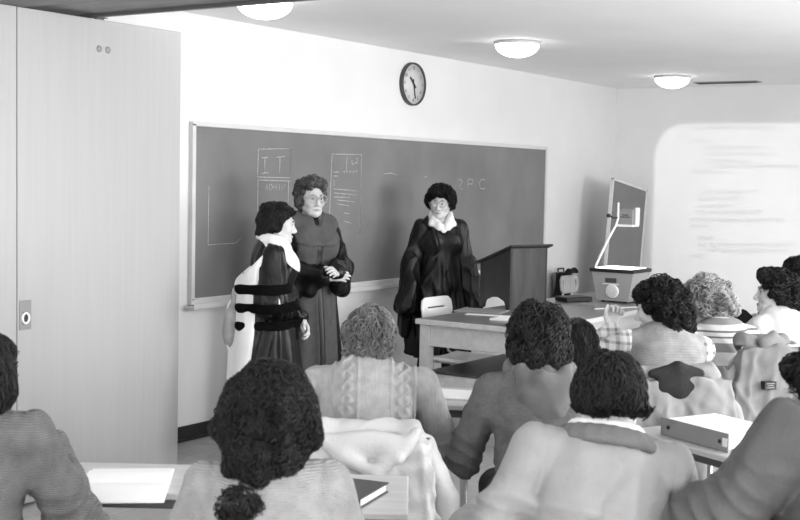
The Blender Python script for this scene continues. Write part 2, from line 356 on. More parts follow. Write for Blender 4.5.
# ================================================================ SIGNED-DISTANCE MODELLER (bodies, clothes, hair)
def nrm(v): v = np.asarray(v, float); return v/(np.linalg.norm(v)+1e-12)
def A(*v): return np.array(v, float)
class SDF:
    def __init__(s): s.ops = []
    def cap(s, a, b, ra, rb=None, k=.02, mode='u'):
        a = np.asarray(a, float); b = np.asarray(b, float); rb = ra if rb is None else rb; ba = b-a; L2 = ba@ba+1e-12; R = max(ra, rb)
        def f(X, Y, Z):
            px, py, pz = X-a[0], Y-a[1], Z-a[2]
            h = np.clip((px*ba[0]+py*ba[1]+pz*ba[2])/L2, 0, 1)
            return np.sqrt((px-h*ba[0])**2+(py-h*ba[1])**2+(pz-h*ba[2])**2)-(ra+(rb-ra)*h)
        s.ops.append((mode, f, np.minimum(a, b)-R, np.maximum(a, b)+R, k)); return s
    def chain(s, pts, rs, k=.02):
        for i in range(len(pts)-1): s.cap(pts[i], pts[i+1], rs[i], rs[i+1], k)
        return s
    def ell(s, c, r, B=None, k=.03, mode='u'):
        c = np.asarray(c, float); r = np.asarray(r, float); B = np.eye(3) if B is None else np.asarray(B, float)   # rows of B = axes
        ext = np.sqrt(((B*r[:, None])**2).sum(0))
        def f(X, Y, Z):
            px, py, pz = X-c[0], Y-c[1], Z-c[2]
            q = [(B[i, 0]*px+B[i, 1]*py+B[i, 2]*pz) for i in range(3)]
            k0 = np.sqrt(sum((q[i]/r[i])**2 for i in range(3))); k1 = np.sqrt(sum((q[i]/r[i]**2)**2 for i in range(3)))+1e-6
            return k0*(k0-1)/k1
        s.ops.append((mode, f, c-ext, c+ext, k)); return s
    def plane(s, n, d, k=.004):            # keep the side where n.p < d
        n = nrm(n); s.ops.append(('p', lambda X, Y, Z: n[0]*X+n[1]*Y+n[2]*Z-d, None, None, k)); return s
    def fn(s, f, lo, hi, k=.02, mode='u'): s.ops.append((mode, f, A(*lo), A(*hi), k)); return s
    def disp(s, f): s.ops.append(('d', f, None, None, 0)); return s
    def grid(s, vox, pad=.03):
        lo = np.min([o[2] for o in s.ops if o[0] == 'u'], axis=0)-pad; hi = np.max([o[3] for o in s.ops if o[0] == 'u'], axis=0)+pad
        n = np.ceil((hi-lo)/vox).astype(int)+1
        ax = [(lo[i]+vox*np.arange(n[i])).astype(np.float32) for i in range(3)]
        D = np.full(n, .2, np.float32)
        for mode, f, l, h, k in s.ops:
            if mode == 'd':
                m = np.abs(D) < .05; ii = np.nonzero(m)
                D[ii] += f(ax[0][ii[0]], ax[1][ii[1]], ax[2][ii[2]]).astype(np.float32); continue
            if mode == 'p':
                d = f(ax[0][:, None, None], ax[1][None, :, None], ax[2][None, None, :]); D = np.maximum(D, d).astype(np.float32); continue
            pad2 = k+4*vox if mode != 'i' else 9
            i0 = np.clip(np.floor((l-pad2-lo)/vox).astype(int), 0, n); i1 = np.clip(np.ceil((h+pad2-lo)/vox).astype(int)+1, 0, n)
            if np.any(i1 <= i0): continue
            sl = tuple(slice(i0[i], i1[i]) for i in range(3))
            d = f(ax[0][sl[0]][:, None, None], ax[1][sl[1]][None, :, None], ax[2][sl[2]][None, None, :])
            E_ = D[sl]
            if mode == 'u':
                hh = np.clip(.5+.5*(E_-d)/k, 0, 1); D[sl] = E_*(1-hh)+d*hh-k*hh*(1-hh)
            elif mode == 's':
                hh = np.clip(.5-.5*(E_+d)/k, 0, 1); D[sl] = E_*(1-hh)-d*hh+k*hh*(1-hh)
            elif mode == 'i': D[sl] = np.maximum(E_, d)
        for q in range(3):
            D[tuple(slice(None) if j != q else 0 for j in range(3))] = .1; D[tuple(slice(None) if j != q else -1 for j in range(3))] = .1
        s.D, s.lo, s.vox, s.ax = D, lo, vox, ax
        return s
    def surface(s):
        D, v, lo = s.D, s.vox, s.lo; ins = D < 0; n = np.array(D.shape)
        c = np.zeros(n-1, np.uint8)
        for i in (0, 1):
            for j in (0, 1):
                for k in (0, 1): c += ins[i:n[0]-1+i, j:n[1]-1+j, k:n[2]-1+k]
        act = (c > 0) & (c < 8); I = np.array(np.nonzero(act)); N = I.shape[1]
        idx = np.full(n-1, -1, np.int32); idx[act] = np.arange(N, dtype=np.int32)
        cor = [(i, j, k) for i in (0, 1) for j in (0, 1) for k in (0, 1)]
        val = np.stack([D[I[0]+a, I[1]+b_, I[2]+c_] for a, b_, c_ in cor], 1)
        P = np.zeros((N, 3)); cnt = np.zeros(N)
        for p in range(8):
            for q in range(p+1, 8):
                d = np.array(cor[q])-np.array(cor[p])
                if abs(d).sum() != 1: continue
                a, b_ = val[:, p], val[:, q]; x = (a < 0) != (b_ < 0)
                t = np.where(x, a/(a-b_+1e-12), 0)
                P += x[:, None]*(np.array(cor[p])[None]+t[:, None]*d[None]); cnt += x
        V = lo+(I.T+P/np.maximum(cnt, 1)[:, None])*v
        Q = []
        for ax_ in range(3):
            u, w = (ax_+1) % 3, (ax_+2) % 3
            s0 = [slice(1, -1)]*3; s0[ax_] = slice(0, -1); s1 = list(s0); s1[ax_] = slice(1, None)
            a, b_ = ins[tuple(s0)], ins[tuple(s1)]
            J = np.array(np.nonzero(a != b_)); fl = a[tuple(J)]
            off = np.zeros(3, int); off[u] = 1; off[w] = 1
            J = J+off[:, None]
            def at(du, dw):
                K = J.copy(); K[u] += du; K[w] += dw; return idx[K[0], K[1], K[2]]
            q = np.stack([at(-1, -1), at(0, -1), at(0, 0), at(-1, 0)], 1)
            q[~fl] = q[~fl][:, ::-1]; Q.append(q)
        Q = np.concatenate(Q); Q = Q[(Q >= 0).all(1)]
        return V, Q
    def sample(s, P):
        i = np.clip(((P-s.lo)/s.vox), 1, np.array(s.D.shape)-3); i0 = i.astype(int); f = i-i0; out = 0
        for a in (0, 1):
            for b_ in (0, 1):
                for c in (0, 1):
                    w = (f[:, 0] if a else 1-f[:, 0])*(f[:, 1] if b_ else 1-f[:, 1])*(f[:, 2] if c else 1-f[:, 2])
                    out = out+w*s.D[i0[:, 0]+a, i0[:, 1]+b_, i0[:, 2]+c]
        return out
    def grad(s, P):
        e = s.vox*1.5; G = np.stack([s.sample(P+np.eye(3)[k]*e)-s.sample(P-np.eye(3)[k]*e) for k in range(3)], 1)
        return G/(np.linalg.norm(G, axis=1, keepdims=True)+1e-9)
    def mesh(s, name, m, parent, vox, smooth_iter=1):
        s.grid(vox); V, Q = s.surface()
        for _ in range(smooth_iter):
            acc = np.zeros_like(V); c = np.zeros(len(V))
            for a, b_ in ((0, 1), (1, 2), (2, 3), (3, 0)):
                np.add.at(acc, Q[:, a], V[Q[:, b_]]); np.add.at(c, Q[:, a], 1)
            V = V*.5+.5*acc/np.maximum(c, 1)[:, None]
        return mesh_np(name, V, Q, m, parent)
def wob(seed, amp, freq, n=4, st=(1, 1, 1)):
    """smooth pseudo-noise: sum of warped sines"""
    r = np.random.RandomState(seed); d = r.normal(size=(n, 3)); d /= np.linalg.norm(d, axis=1, keepdims=True); ph = r.uniform(0, 6.28, (n, 2)); d = d*np.array(st)
    def f(X, Y, Z):
        o = 0
        for i in range(n):
            w = 1.3*np.sin(freq*.6*(d[(i+1) % n, 0]*X+d[(i+1) % n, 1]*Y+d[(i+1) % n, 2]*Z)+ph[i, 1])
            o = o+np.sin(freq*(1+.35*i)*(d[i, 0]*X+d[i, 1]*Y+d[i, 2]*Z)+ph[i, 0]+w)/(1+.3*i)
        return o*amp/n*1.8
    return f
def crease(seed, amp, freq, n=5, st=(1, 1, 1), sharp=.45):
    """cloth creases: narrow ridges in a few directions, each fading in and out"""
    r = np.random.RandomState(seed); d = r.normal(size=(n, 3)); d /= np.linalg.norm(d, axis=1, keepdims=True); d = d*np.array(st); ph = r.uniform(0, 6.28, (n, 3)); e = r.normal(size=(n, 3)); e /= np.linalg.norm(e, axis=1, keepdims=True)
    def f(X, Y, Z):
        o = 0
        for i in range(n):
            q = np.sin(freq*(d[i, 0]*X+d[i, 1]*Y+d[i, 2]*Z)+ph[i, 0]+1.1*np.sin(9*(e[i, 0]*X+e[i, 1]*Y+e[i, 2]*Z)+ph[i, 1])); mk = .5+.5*np.sin(11*(e[i, 2]*X+e[i, 0]*Y+e[i, 1]*Z)+ph[i, 2])
            o = o-(np.exp(-(q/sharp)**2)-.5)*mk*mk
        return o*amp/1.6
    return f
def strands(S, n, seed, L, steps, flow, lift=.006, amp=.0, wl=.04, r=.0016, keep=None, hug=.8, spread=.25, jitter=.5):
    """locks of hair as thin tapering tubes that follow the surface of hair volume S"""
    rs = np.random.RandomState(seed); V, Q = S.surface()
    C = V[Q].mean(1); 
    P = C[rs.randint(0, len(C), n*3)]
    if keep is not None: P = P[keep(P)]
    P = P[:n]; n = len(P)
    if n == 0: return np.zeros((0, 3)), np.zeros((0, 4), int)
    N = S.grad(P); Ls = L*rs.uniform(1-jitter, 1+jitter*.4, n); ph = rs.uniform(0, 6.28, n); off = lift*rs.uniform(.1, 1.2, n)
    sgn = rs.choice([-1, 1], n); wls = wl*rs.uniform(.75, 1.3, n)
    sp = rs.normal(size=(n, 3))*spread
    pts = []; p = P.copy()
    for k in range(steps):
        g_ = S.grad(p); t = flow(p)+sp; t = t-g_*(t*g_).sum(1, keepdims=True); t /= np.linalg.norm(t, axis=1, keepdims=True)+1e-9
        b_ = np.cross(t, g_); s_ = Ls*k/(steps-1); a = 2*math.pi*s_/wls+ph
        gr = min(1, k/2)
        pts.append(p+g_*(off+gr*amp*(.5+.5*np.cos(a)))[:, None]+b_*(gr*amp*np.sin(a)*sgn)[:, None])
        p = p+t*(Ls/(steps-1))[:, None]
        d = S.sample(p); p = p-g_*(d*hug)[:, None]
    T = np.stack(pts, 1)                                     # n, steps, 3
    tg = np.gradient(T, axis=1); tg /= np.linalg.norm(tg, axis=2, keepdims=True)+1e-9
    ref = np.zeros_like(tg); ref[..., 2] = 1; ref[np.abs(tg[..., 2]) > .9] = (1, 0, 0)
    x = np.cross(tg, ref); x /= np.linalg.norm(x, axis=2, keepdims=True)+1e-9; y = np.cross(x, tg)
    taper = np.array([(1 if k < steps*.6 else 1-.75*(k-steps*.6)/(steps*.4)) for k in range(steps)])*r
    ring = [T+(x*math.cos(2*math.pi*j/3)+y*math.sin(2*math.pi*j/3))*taper[None, :, None] for j in range(3)]
    VV = np.stack(ring, 2).reshape(-1, 3)                    # n, steps, 3 ring
    base = (np.arange(n)*steps*3)[:, None, None]+(np.arange(steps-1)*3)[None, :, None]
    QQ = []
    for j in range(3):
        j2 = (j+1) % 3; QQ.append(np.stack([base[..., 0]+j, base[..., 0]+j2, base[..., 0]+3+j2, base[..., 0]+3+j], -1).reshape(-1, 4))
    return VV, np.concatenate(QQ)

# ================================================================ PEOPLE
class Ctx: pass
def rot(yaw=0, pitch=0, roll=0, B=None):
    """rows = right, forward, up; yaw left, pitch down, roll to the right"""
    y, p, r = yaw*D2R, pitch*D2R, roll*D2R; B = np.eye(3) if B is None else B
    R_, F_, U_ = B
    R1 = R_*math.cos(y)+F_*math.sin(y); F1 = F_*math.cos(y)-R_*math.sin(y)
    F2 = F1*math.cos(p)-U_*math.sin(p); U2 = U_*math.cos(p)+F1*math.sin(p)
    R3 = R1*math.cos(r)-U2*math.sin(r); U3 = U2*math.cos(r)+R1*math.sin(r)
    return np.array([R3, F2, U3])
def ik(a, t, l1, l2, pole):
    d = t-a; L = np.linalg.norm(d); L2 = min(L, (l1+l2)*.999); u = d/(L+1e-9)
    x = (l1*l1-l2*l2+L2*L2)/(2*L2); h = math.sqrt(max(0, l1*l1-x*x)); pl = nrm(pole); pl = nrm(pl-u*(pl@u))
    return a+u*x+pl*h, a+u*L2
def pose(top, head, sit=True, lean=8, side=0, twist=0, hyaw=0, hpitch=0, hroll=0, sc=1.0, arms=None, poles=None, shw=.165, seat=.46, shz=.062, knees=None):
    c = Ctx(); c.sit = sit; c.sc = sc; c.head = head
    B = rot(twist, lean, side); c.R, c.Fw, c.U = B; c.B = B
    pel = A(0, 0, seat+.125) if sit else A(0, 0, .94*sc)
    HB = rot(hyaw, hpitch, hroll); c.HB = HB
    def top_of(L): 
        nb = pel+c.U*L; return nb+nrm(c.U*.55+HB[2]*.45)*.118*sc+HB[1]*.022+HB[2]*.112*sc
    L = .5
    for _ in range(30): L += (top[2]-top_of(L)[2])*.7
    c.L = L; c.pel = pel; c.nb = pel+c.U*L; T = top_of(L); c.hc = T-HB[2]*.112*sc; c.top = T
    th = (head-90)*D2R; c.rz = th
    off = A(T[0]*math.cos(th)-T[1]*math.sin(th), T[0]*math.sin(th)+T[1]*math.cos(th))
    c.loc = (top[0]-off[0], top[1]-off[1], 0)
    c.sh = {s_: c.nb-c.U*shz+c.R*s_*shw*sc for s_ in (-1, 1)}
    c.el, c.wr = {}, {}
    for s_ in (-1, 1):
        t = (arms or {}).get(s_, A(s_*.13, .40, .80) if sit else A(s_*.26, .05, .78*sc))
        pl = (poles or {}).get(s_, A(s_*.4, -.3, -1) if sit else A(s_*.5, -1, -.1))
        c.el[s_], c.wr[s_] = ik(c.sh[s_], A(*t), .285*sc, .245*sc, pl)
    if sit:
        c.hip = {s_: pel+A(s_*.09, .02, -.02) for s_ in (-1, 1)}; c.kn = {s_: A(s_*.11, .44, seat+.05) for s_ in (-1, 1)}; c.an = {s_: A(s_*.11, .40, .09) for s_ in (-1, 1)}
        for s_ in (knees or {}): c.kn[s_], c.an[s_] = A(*knees[s_][0]), A(*knees[s_][1])
    else:
        c.hip = {s_: pel+A(s_*.09, 0, -.04) for s_ in (-1, 1)}; c.kn = {s_: A(s_*.095, .02, .49*sc) for s_ in (-1, 1)}; c.an = {s_: A(s_*.095, -.01, .085) for s_ in (-1, 1)}
    return c
def W2L(c, P):
    """world point to the person's own axes"""
    x, y = P[0]-c.loc[0], P[1]-c.loc[1]; a = -c.rz
    return A(x*math.cos(a)-y*math.sin(a), x*math.sin(a)+y*math.cos(a), P[2])
def torso(S, c, o=0, bust=.0, low=True, k=.022, puff=0):
    P, U, R_, F_, L, B = c.pel, c.U, c.R, c.Fw, c.L, c.B; q = c.sc
    if low: S.ell(P-U*.01, A(.158*q+o, .118*q+o, .12+o), B, k)
    S.ell(P+U*.36*L, A(.130*q+o+puff, .100*q+o+puff, .17+o), B, k); S.ell(P+U*.70*L-F_*.008, A(.145*q+o+puff, .108*q+o+puff, .165+o), B, k)
    S.cap(c.sh[-1]*.9+c.sh[1]*.1, c.sh[1]*.9+c.sh[-1]*.1, .045*q+o*.8, None, k)
    for s_ in (-1, 1): S.cap(c.nb-U*.005-F_*.012, c.sh[s_]*.75+c.nb*.25-U*.01, .036*q+o*.5, .036*q+o*.7, k)
    if bust:
        for s_ in (-1, 1): S.ell(P+U*.64*L+F_*.085+R_*s_*.075, A(.07+o, bust+.03+o, .075+o), B, .03)
def arm(S, c, s_, o=0, k=.018, cut=1.0, o2=None):
    q = c.sc; o2 = o if o2 is None else o2
    S.cap(c.sh[s_], c.el[s_], .046*q+o, .037*q+o, k); w = c.el[s_]+(c.wr[s_]-c.el[s_])*cut
    S.cap(c.el[s_], w, .039*q+o, .027*q+o2, k)
def leg(S, c, s_, o=0, k=.03):
    S.cap(c.hip[s_], c.kn[s_], .085+o, .055+o, k); S.cap(c.kn[s_], c.an[s_], .054+o, .038+o, k)
def hand(S, c, s_, d, n, curl=25, thumb=.6, size=1.0, spread=8):
    """d: finger direction, n: out of the back of the hand"""
    d = nrm(d); n = nrm(n-d*(n@d)); x = np.cross(d, n)          # x: across the palm
    tx = x if s_ > 0 else -x                                    # thumb side: inward
    tx = -tx
    w = c.wr[s_]; z = size; S.cap(w-d*.01, w+d*.02*z, .021*z, .023*z, .012)
    for i, (dx, L) in enumerate([(.027, .070), (.009, .078), (-.009, .073), (-.026, .057)]):
        kb = w+d*(.082-.004*abs(i-1))*z+tx*dx*z
        S.cap(w+d*.015*z+tx*dx*.6*z, kb, .0125*z, .0105*z, .012)
        p = kb; dirn = nrm(d+tx*math.tan(spread*D2R)*(1.2-.8*i)*.5); a = curl*.6
        for j, f in enumerate((.45, .32, .23)):
            a_ = a*D2R; dd = nrm(dirn*math.cos(a_)-n*math.sin(a_)); e = p+dd*L*f*z
            S.cap(p, e, (.0092-.0009*j)*z, (.0086-.0009*j)*z, .004); p = e; a += curl
    b0 = w+d*.018*z+tx*.018*z-n*.004; b1 = b0+nrm(d*.65+tx*thumb-n*.25)*.042*z; b2 = b1+nrm(d*.9+tx*thumb*.45-n*.3)*.03*z; b3 = b2+nrm(d+tx*thumb*.1-n*.35)*.024*z
    S.cap(b0, b1, .0145*z, .0115*z, .01); S.cap(b1, b2, .0108*z, .0098*z, .004); S.cap(b2, b3, .0098*z, .008*z, .004)
def hp(c, x, y, z): return c.hc+(c.HB[0]*x+c.HB[1]*y+c.HB[2]*z)*c.sc
def head_ops(S, c, jaw=1.0):
    q = c.sc; B = c.HB; h = lambda x, y, z: hp(c, x, y, z)
    S.ell(h(0, -.018, .028), A(.074, .094, .084)*q, B, .02); S.ell(h(0, .022, -.03), A(.060, .068, .086)*q, B, .025)
    for s_ in (-1, 1): S.cap(h(s_*.049, .0, -.055), h(s_*.024, .052, -.090), .022*q, .020*q, .02); S.cap(h(s_*.024, .052, -.090), h(0, .062, -.095), .020*q, .02*q, .02)
    S.ell(h(0, .074, -.1), A(.018, .016, .015)*q, B, .02)
    for s_ in (-1, 1):
        S.ell(h(s_*.04, .056, -.03), A(.024, .026, .024)*q, B, .02)
        S.cap(h(s_*.042, .072, .018), h(0, .084, .016), .009*q, .01*q, .014)
        S.ell(h(s_*.03, .1, -.003), A(.016, .018, .011)*q, B, .012, 's')
        S.ell(h(s_*.076, -.012, -.012), A(.010, .021, .032)*q, B, .008); S.ell(h(s_*.086, -.006, -.010), A(.006, .010, .016)*q, B, .005, 's')
        S.ell(h(s_*.012, .098, -.046), A(.008, .010, .007)*q, B, .006)
    S.cap(h(0, .083, .006), h(0, .109, -.038), .0075*q, .0115*q, .010)
    S.cap(h(-.017, .083, -.073), h(.017, .083, -.073), .008*q, .008*q, .008)
    S.cap(c.nb-c.U*.03, h(0, -.022, -.06), .050*q, .047*q, .02)
def face_parts(c, root, detail=True, browm=None):
    q = c.sc
    for s_ in (-1, 1):
        m = SDF(); m.ell(hp(c, s_*.030, .076, -.003), A(.013, .010, .0095)*q, c.HB, .003); e = m.mesh('eye', M['eyewhite'], root, .003)
        m = SDF(); m.ell(hp(c, s_*.030, .0845, -.003), A(.0062, .0035, .0066)*q, c.HB, .002); m.mesh('iris', M['iris'], e, .0022)
        m = SDF(); m.chain([hp(c, s_*.014, .0925, .017), hp(c, s_*.03, .0885, .0225), hp(c, s_*.047, .074, .018)], [.0035, .0042, .0025], .003); m.mesh('eyebrow', browm or M['brow'], root, .003)
        m = SDF(); m.chain([hp(c, s_*.017, .0845, .002), hp(c, s_*.03, .088, .0065), hp(c, s_*.044, .076, .002)], [.0022, .0028, .002], .003); m.mesh('eyelid', M['lip'], root, .0026)
    m = SDF(); m.chain([hp(c, -.025, .0855, -.0715), hp(c, 0, .0935, -.069), hp(c, .025, .0855, -.0715)], [.0028, .0046, .0028], .003)
    m.chain([hp(c, -.021, .0855, -.0742), hp(c, 0, .092, -.0775), hp(c, .021, .0855, -.0742)], [.0028, .0048, .0028], .003); m.mesh('lips', M['lip'], root, .003)
def glasses(c, root, m, r=.026):
    t = MB()
    for s_ in (-1, 1):
        ctr = hp(c, s_*.033, .104, -.004)
        t.tube([ctr+(c.HB[0]*math.cos(a)*r*1.1+c.HB[2]*math.sin(a)*r*.92-c.HB[1]*.10*abs(s_*math.cos(a)*r))for a in np.linspace(0, 2*math.pi, 21)[:-1]], .0021, 6, True)
        t.tube([hp(c, s_*.061, .1, .003), hp(c, s_*.08, .06, .004), hp(c, s_*.083, -.005, .004), hp(c, s_*.082, -.02, -.012)], .0018, 6)
    t.tube([hp(c, -.006, .105, .004), hp(c, 0, .112, .007), hp(c, .006, .105, .004)], .002, 6)
    fr = t.build('glasses', m, root)
    for s_ in (-1, 1):
        q = MB(); ctr = hp(c, s_*.033, .104, -.004); ring = [ctr+(c.HB[0]*math.cos(a)*r*1.08+c.HB[2]*math.sin(a)*r*.9) for a in np.linspace(0, 2*math.pi, 25)[:-1]]
        q.add(ring+[p-c.HB[1]*.0012 for p in ring], [tuple(range(24))[::-1], tuple(range(24, 48))]+[(i, (i+1) % 24, 24+(i+1) % 24, 24+i) for i in range(24)]); q.build('lens', M['lens'], fr)
ml = bpy.data.materials.new('spectacle_lens'); ml.use_nodes = True; nt = ml.node_tree
gl = nt.nodes.new('ShaderNodeBsdfGlossy'); gl.inputs['Roughness'].default_value = .03; tr = nt.nodes.new('ShaderNodeBsdfTransparent'); tr.inputs[0].default_value = g(.93)
mx = nt.nodes.new('ShaderNodeMixShader'); mx.inputs[0].default_value = .14; nt.links.new(tr.outputs[0], mx.inputs[1]); nt.links.new(gl.outputs[0], mx.inputs[2])
nt.links.new(mx.outputs[0], nt.nodes['Material Output'].inputs[0]); M['lens'] = ml

def hair_short(S, c, fr=.095, vol=0.0, back=-.07, bangs=True, sides=.0):
    h = lambda x, y, z: hp(c, x, y, z); q = c.sc; v = vol
    S.ell(h(0, -.022, .030), A(.079+v, .099+v, .086+v)*q, c.HB, .02)
    S.ell(h(0, -.060, -.03), A(.064+v*.8, .052+v, .062+v*.5)*q, c.HB, .02)
    for s_ in (-1, 1):
        S.ell(h(s_*.068, -.018, .0-sides), A(.014+v*.7, .040+v*.5, .050+sides)*q, c.HB, .012)
    if bangs: S.ell(h(0, .054, .075), A(.058+v*.6, .026+v*.5, .024+v*.5)*q, c.HB, .015)
def hair_face_cut(S, c, low=-.055, w=.062, top=.048): S.ell(hp(c, 0, .112, (low+top)/2-.01), A(w+.055, .118, (top-low)/2+.022)*c.sc, c.HB, .012, 's')
def finish_hair(S, c, root, m, vox=.006, n=1400, L=.08, steps=9, amp=.006, wl=.04, r=.0018, crown=(0, -.05, .1), down=.5, seed=1, lift=.004, spread=.3, keep=None, flow=None, name='hair', lock=.008, lf=44):
    if lock: S.disp(crease(seed+200, lock, lf, n=6, sharp=.5))
    S.grid(vox); V, Q = S.surface(); crown = hp(c, *crown); up = c.HB[2]
    def fl(p):
        d = p-crown; d /= np.linalg.norm(d, axis=1, keepdims=True)+1e-6; return d-up[None]*down
    SV, SQ = strands(S, n, seed, L, steps, flow or fl, lift, amp, wl, r, keep, spread=spread)
    return mesh_np(name, np.concatenate([V, SV]), np.concatenate([Q, SQ+len(V)]), m, root)
def person_root(c, label, group=None):
    return empty('person', c.loc, c.rz, label, 'person', group)
def body(c, root, legs=True, hands=None, vox=.006, bust=.0, m=None):
    S = SDF(); torso(S, c, 0, bust)
    for s_ in (-1, 1):
        arm(S, c, s_)
        if legs:
            leg(S, c, s_); S.cap(c.an[s_]+A(0, -.02, -.045), c.an[s_]+A(0, .13, -.06), .03, .022, .02)
    head_ops(S, c)
    for s_, (d, n, cu) in (hands or {}).items(): hand(S, c, s_, A(*d), A(*n), cu)
    return S.mesh('body', m or M['skin'], root, vox)
def trousers(c, root, m, o=.014, vox=.009):
    S = SDF(); S.ell(c.pel-c.U*.01, A(.17+o, .125+o, .13+o), c.B, .03)
    for s_ in (-1, 1): leg(S, c, s_, o)
    S.disp(wob(5, .006, 40)); S.plane((0, 0, -1), -.09); S.plane(c.U, float((c.pel+c.U*.10)@c.U))
    if c.sit: S.fn(lambda X, Y, Z: np.maximum(np.maximum(Y-.27, -Y-.4), np.maximum(Z-.448, np.abs(X)-.4)), (-.4, -.4, .2), (.4, .27, .448), .006, 's')
    t = S.mesh('trousers', m, root, vox)
    for s_ in (-1, 1):
        q = SDF(); a = c.an[s_]; q.cap(a+A(0, -.035, -.04), a+A(0, .05, -.05), .037, .038, .02); q.cap(a+A(0, .05, -.055), a+A(0, .145, -.062), .036, .03, .02)
        q.cap(a+A(0, -.02, 0), a+A(0, -.03, -.04), .042, .04, .02); q.plane((0, 0, -1), -.002); q.plane((0, 0, 1), .115)
        q.mesh('shoe', M['shoe'], root, .008)
    return t
def top_garment(c, root, name, m, o=.016, sleeve=.97, vox=.006, bust=.0, folds=.006, ff=26, seed=3, neck=.062, arms=True, extra=None, waist=-.10, puff=0, so=None, disp=None, neckup=0, creases=.008, seam=.004):
    S = SDF(); torso(S, c, o, bust, puff=puff)
    if neckup: S.cap(c.nb-c.U*.02, c.nb+nrm(c.hc-c.nb)*neckup, .062+o*.3, .058+o*.3, .025)
    if arms:
        for s_ in (-1, 1): arm(S, c, s_, so if so is not None else o, cut=sleeve, o2=(so if so is not None else o)+.004)
    if extra: extra(S)
    if folds: S.disp(wob(seed, folds, ff, st=(1, 1, .6)))
    if creases: S.disp(crease(seed+50, creases, ff*1.1, st=(1, 1, .75)))
    if arms:                                   # sleeves: ring folds at the elbow, a seam at the armhole
        for s_ in (-1, 1):
            a, e, w = c.sh[s_], c.el[s_], c.wr[s_]; ua, uf = nrm(e-a), nrm(w-e)
            def ring(X, Y, Z, a=a, e=e, ua=ua, uf=uf, s_=s_):
                t = (X-e[0])*ua[0]+(Y-e[1])*ua[1]+(Z-e[2])*ua[2]; rr = np.sqrt((X-e[0])**2+(Y-e[1])**2+(Z-e[2])**2)
                k = np.exp(-(rr/.13)**2); ph = 2*math.pi*t/.042+2.2*np.sin(30*X+20*Y+seed)
                q = (X-a[0])*c.R[0]*s_+(Y-a[1])*c.R[1]*s_+(Z-a[2])*c.R[2]*s_
                up = (Z > a[2]-.13)
                return -k*min(creases, .014)*.9*(np.exp(-(np.sin(ph/2)/.5)**2)-.5)+seam*np.exp(-((q+.012)/.006)**2)*up
            S.disp(ring)
    if disp: S.disp(disp)
    ax = nrm(c.hc-c.nb)
    if neck: S.cap(c.nb-ax*.02+c.Fw*.008, c.nb+ax*.14+c.Fw*.02, neck*.92, neck*1.1, .01, 's')
    S.plane(-c.U, -float((c.pel+c.U*waist)@c.U))
    return S.mesh(name, m, root, vox)
M['shoe'] = mat('shoe_leather', .03, .4); M['jeans'] = cloth('denim', .07); M['darktrousers'] = cloth('dark_trousers', .03); M['skirt'] = cloth('gray_skirt', .09)

# ================================================================ FURNITURE AND PROPS
def Mx(x, y, z=0, rz=0): return Matrix.Translation((x, y, z)) @ Matrix.Rotation(rz*D2R, 4, 'Z')
# ---- teacher's table
TX0, TX1, TY0, TY1, TZ = -5.50, -2.88, -1.95, -1.10, .78
t = empty('teacher_table', ((TX0+TX1)/2, (TY0+TY1)/2, 0), 0, 'long wooden front table with dark laminate top and low shelf', 'table')
w, d = TX1-TX0, TY1-TY0
m = MB(); m.box((0, 0, TZ-.0165), (w-.02, d-.02, .033), bevel=.002); m.build('tabletop', M['tabletop'], t)
m = MB()
for sy in (-1, 1): m.box((0, sy*(d/2-.008), TZ-.0175), (w, .016, .034), bevel=.004)
for sx in (-1, 1): m.box((sx*(w/2-.008), 0, TZ-.0175), (.016, d-.032, .034), bevel=.004)
m.build('edge_band', M['tablewood'], t)
for sx in (-1, 1):
    for sy in (-1, 1):
        m = MB(); m.box((sx*(w/2-.055), sy*(d/2-.055), (TZ-.035)/2), (.065, .065, TZ-.035), bevel=.005); m.build('leg', M['tablewood'], t)
for sy in (-1, 1):
    m = MB(); m.box((0, sy*(d/2-.055), TZ-.105), (w-.18, .024, .135), bevel=.003); m.build('apron', M['tablewood'], t)
for sx in (-1, 1):
    m = MB(); m.box((sx*(w/2-.055), 0, TZ-.105), (.024, d-.18, .135), bevel=.003); m.build('apron', M['tablewood'], t)
    m = MB(); m.box((sx*(w/2-.055), 0, .385), (.03, d-.18, .10), bevel=.003); m.build('end_rail', M['tablewood'], t)
m = MB(); m.box((0, .0, .446), (w-.06, d-.18, .018), bevel=.003); m.build('shelf', M['lectern_front'], t)
m = MB(); m.box((-4.72, -1.62, .4555+.065), (.42, .30, .13), bevel=.006); o = m.build('storage_box', M['white']); 
tag(o, 'white box on the low shelf under the front table', 'box')
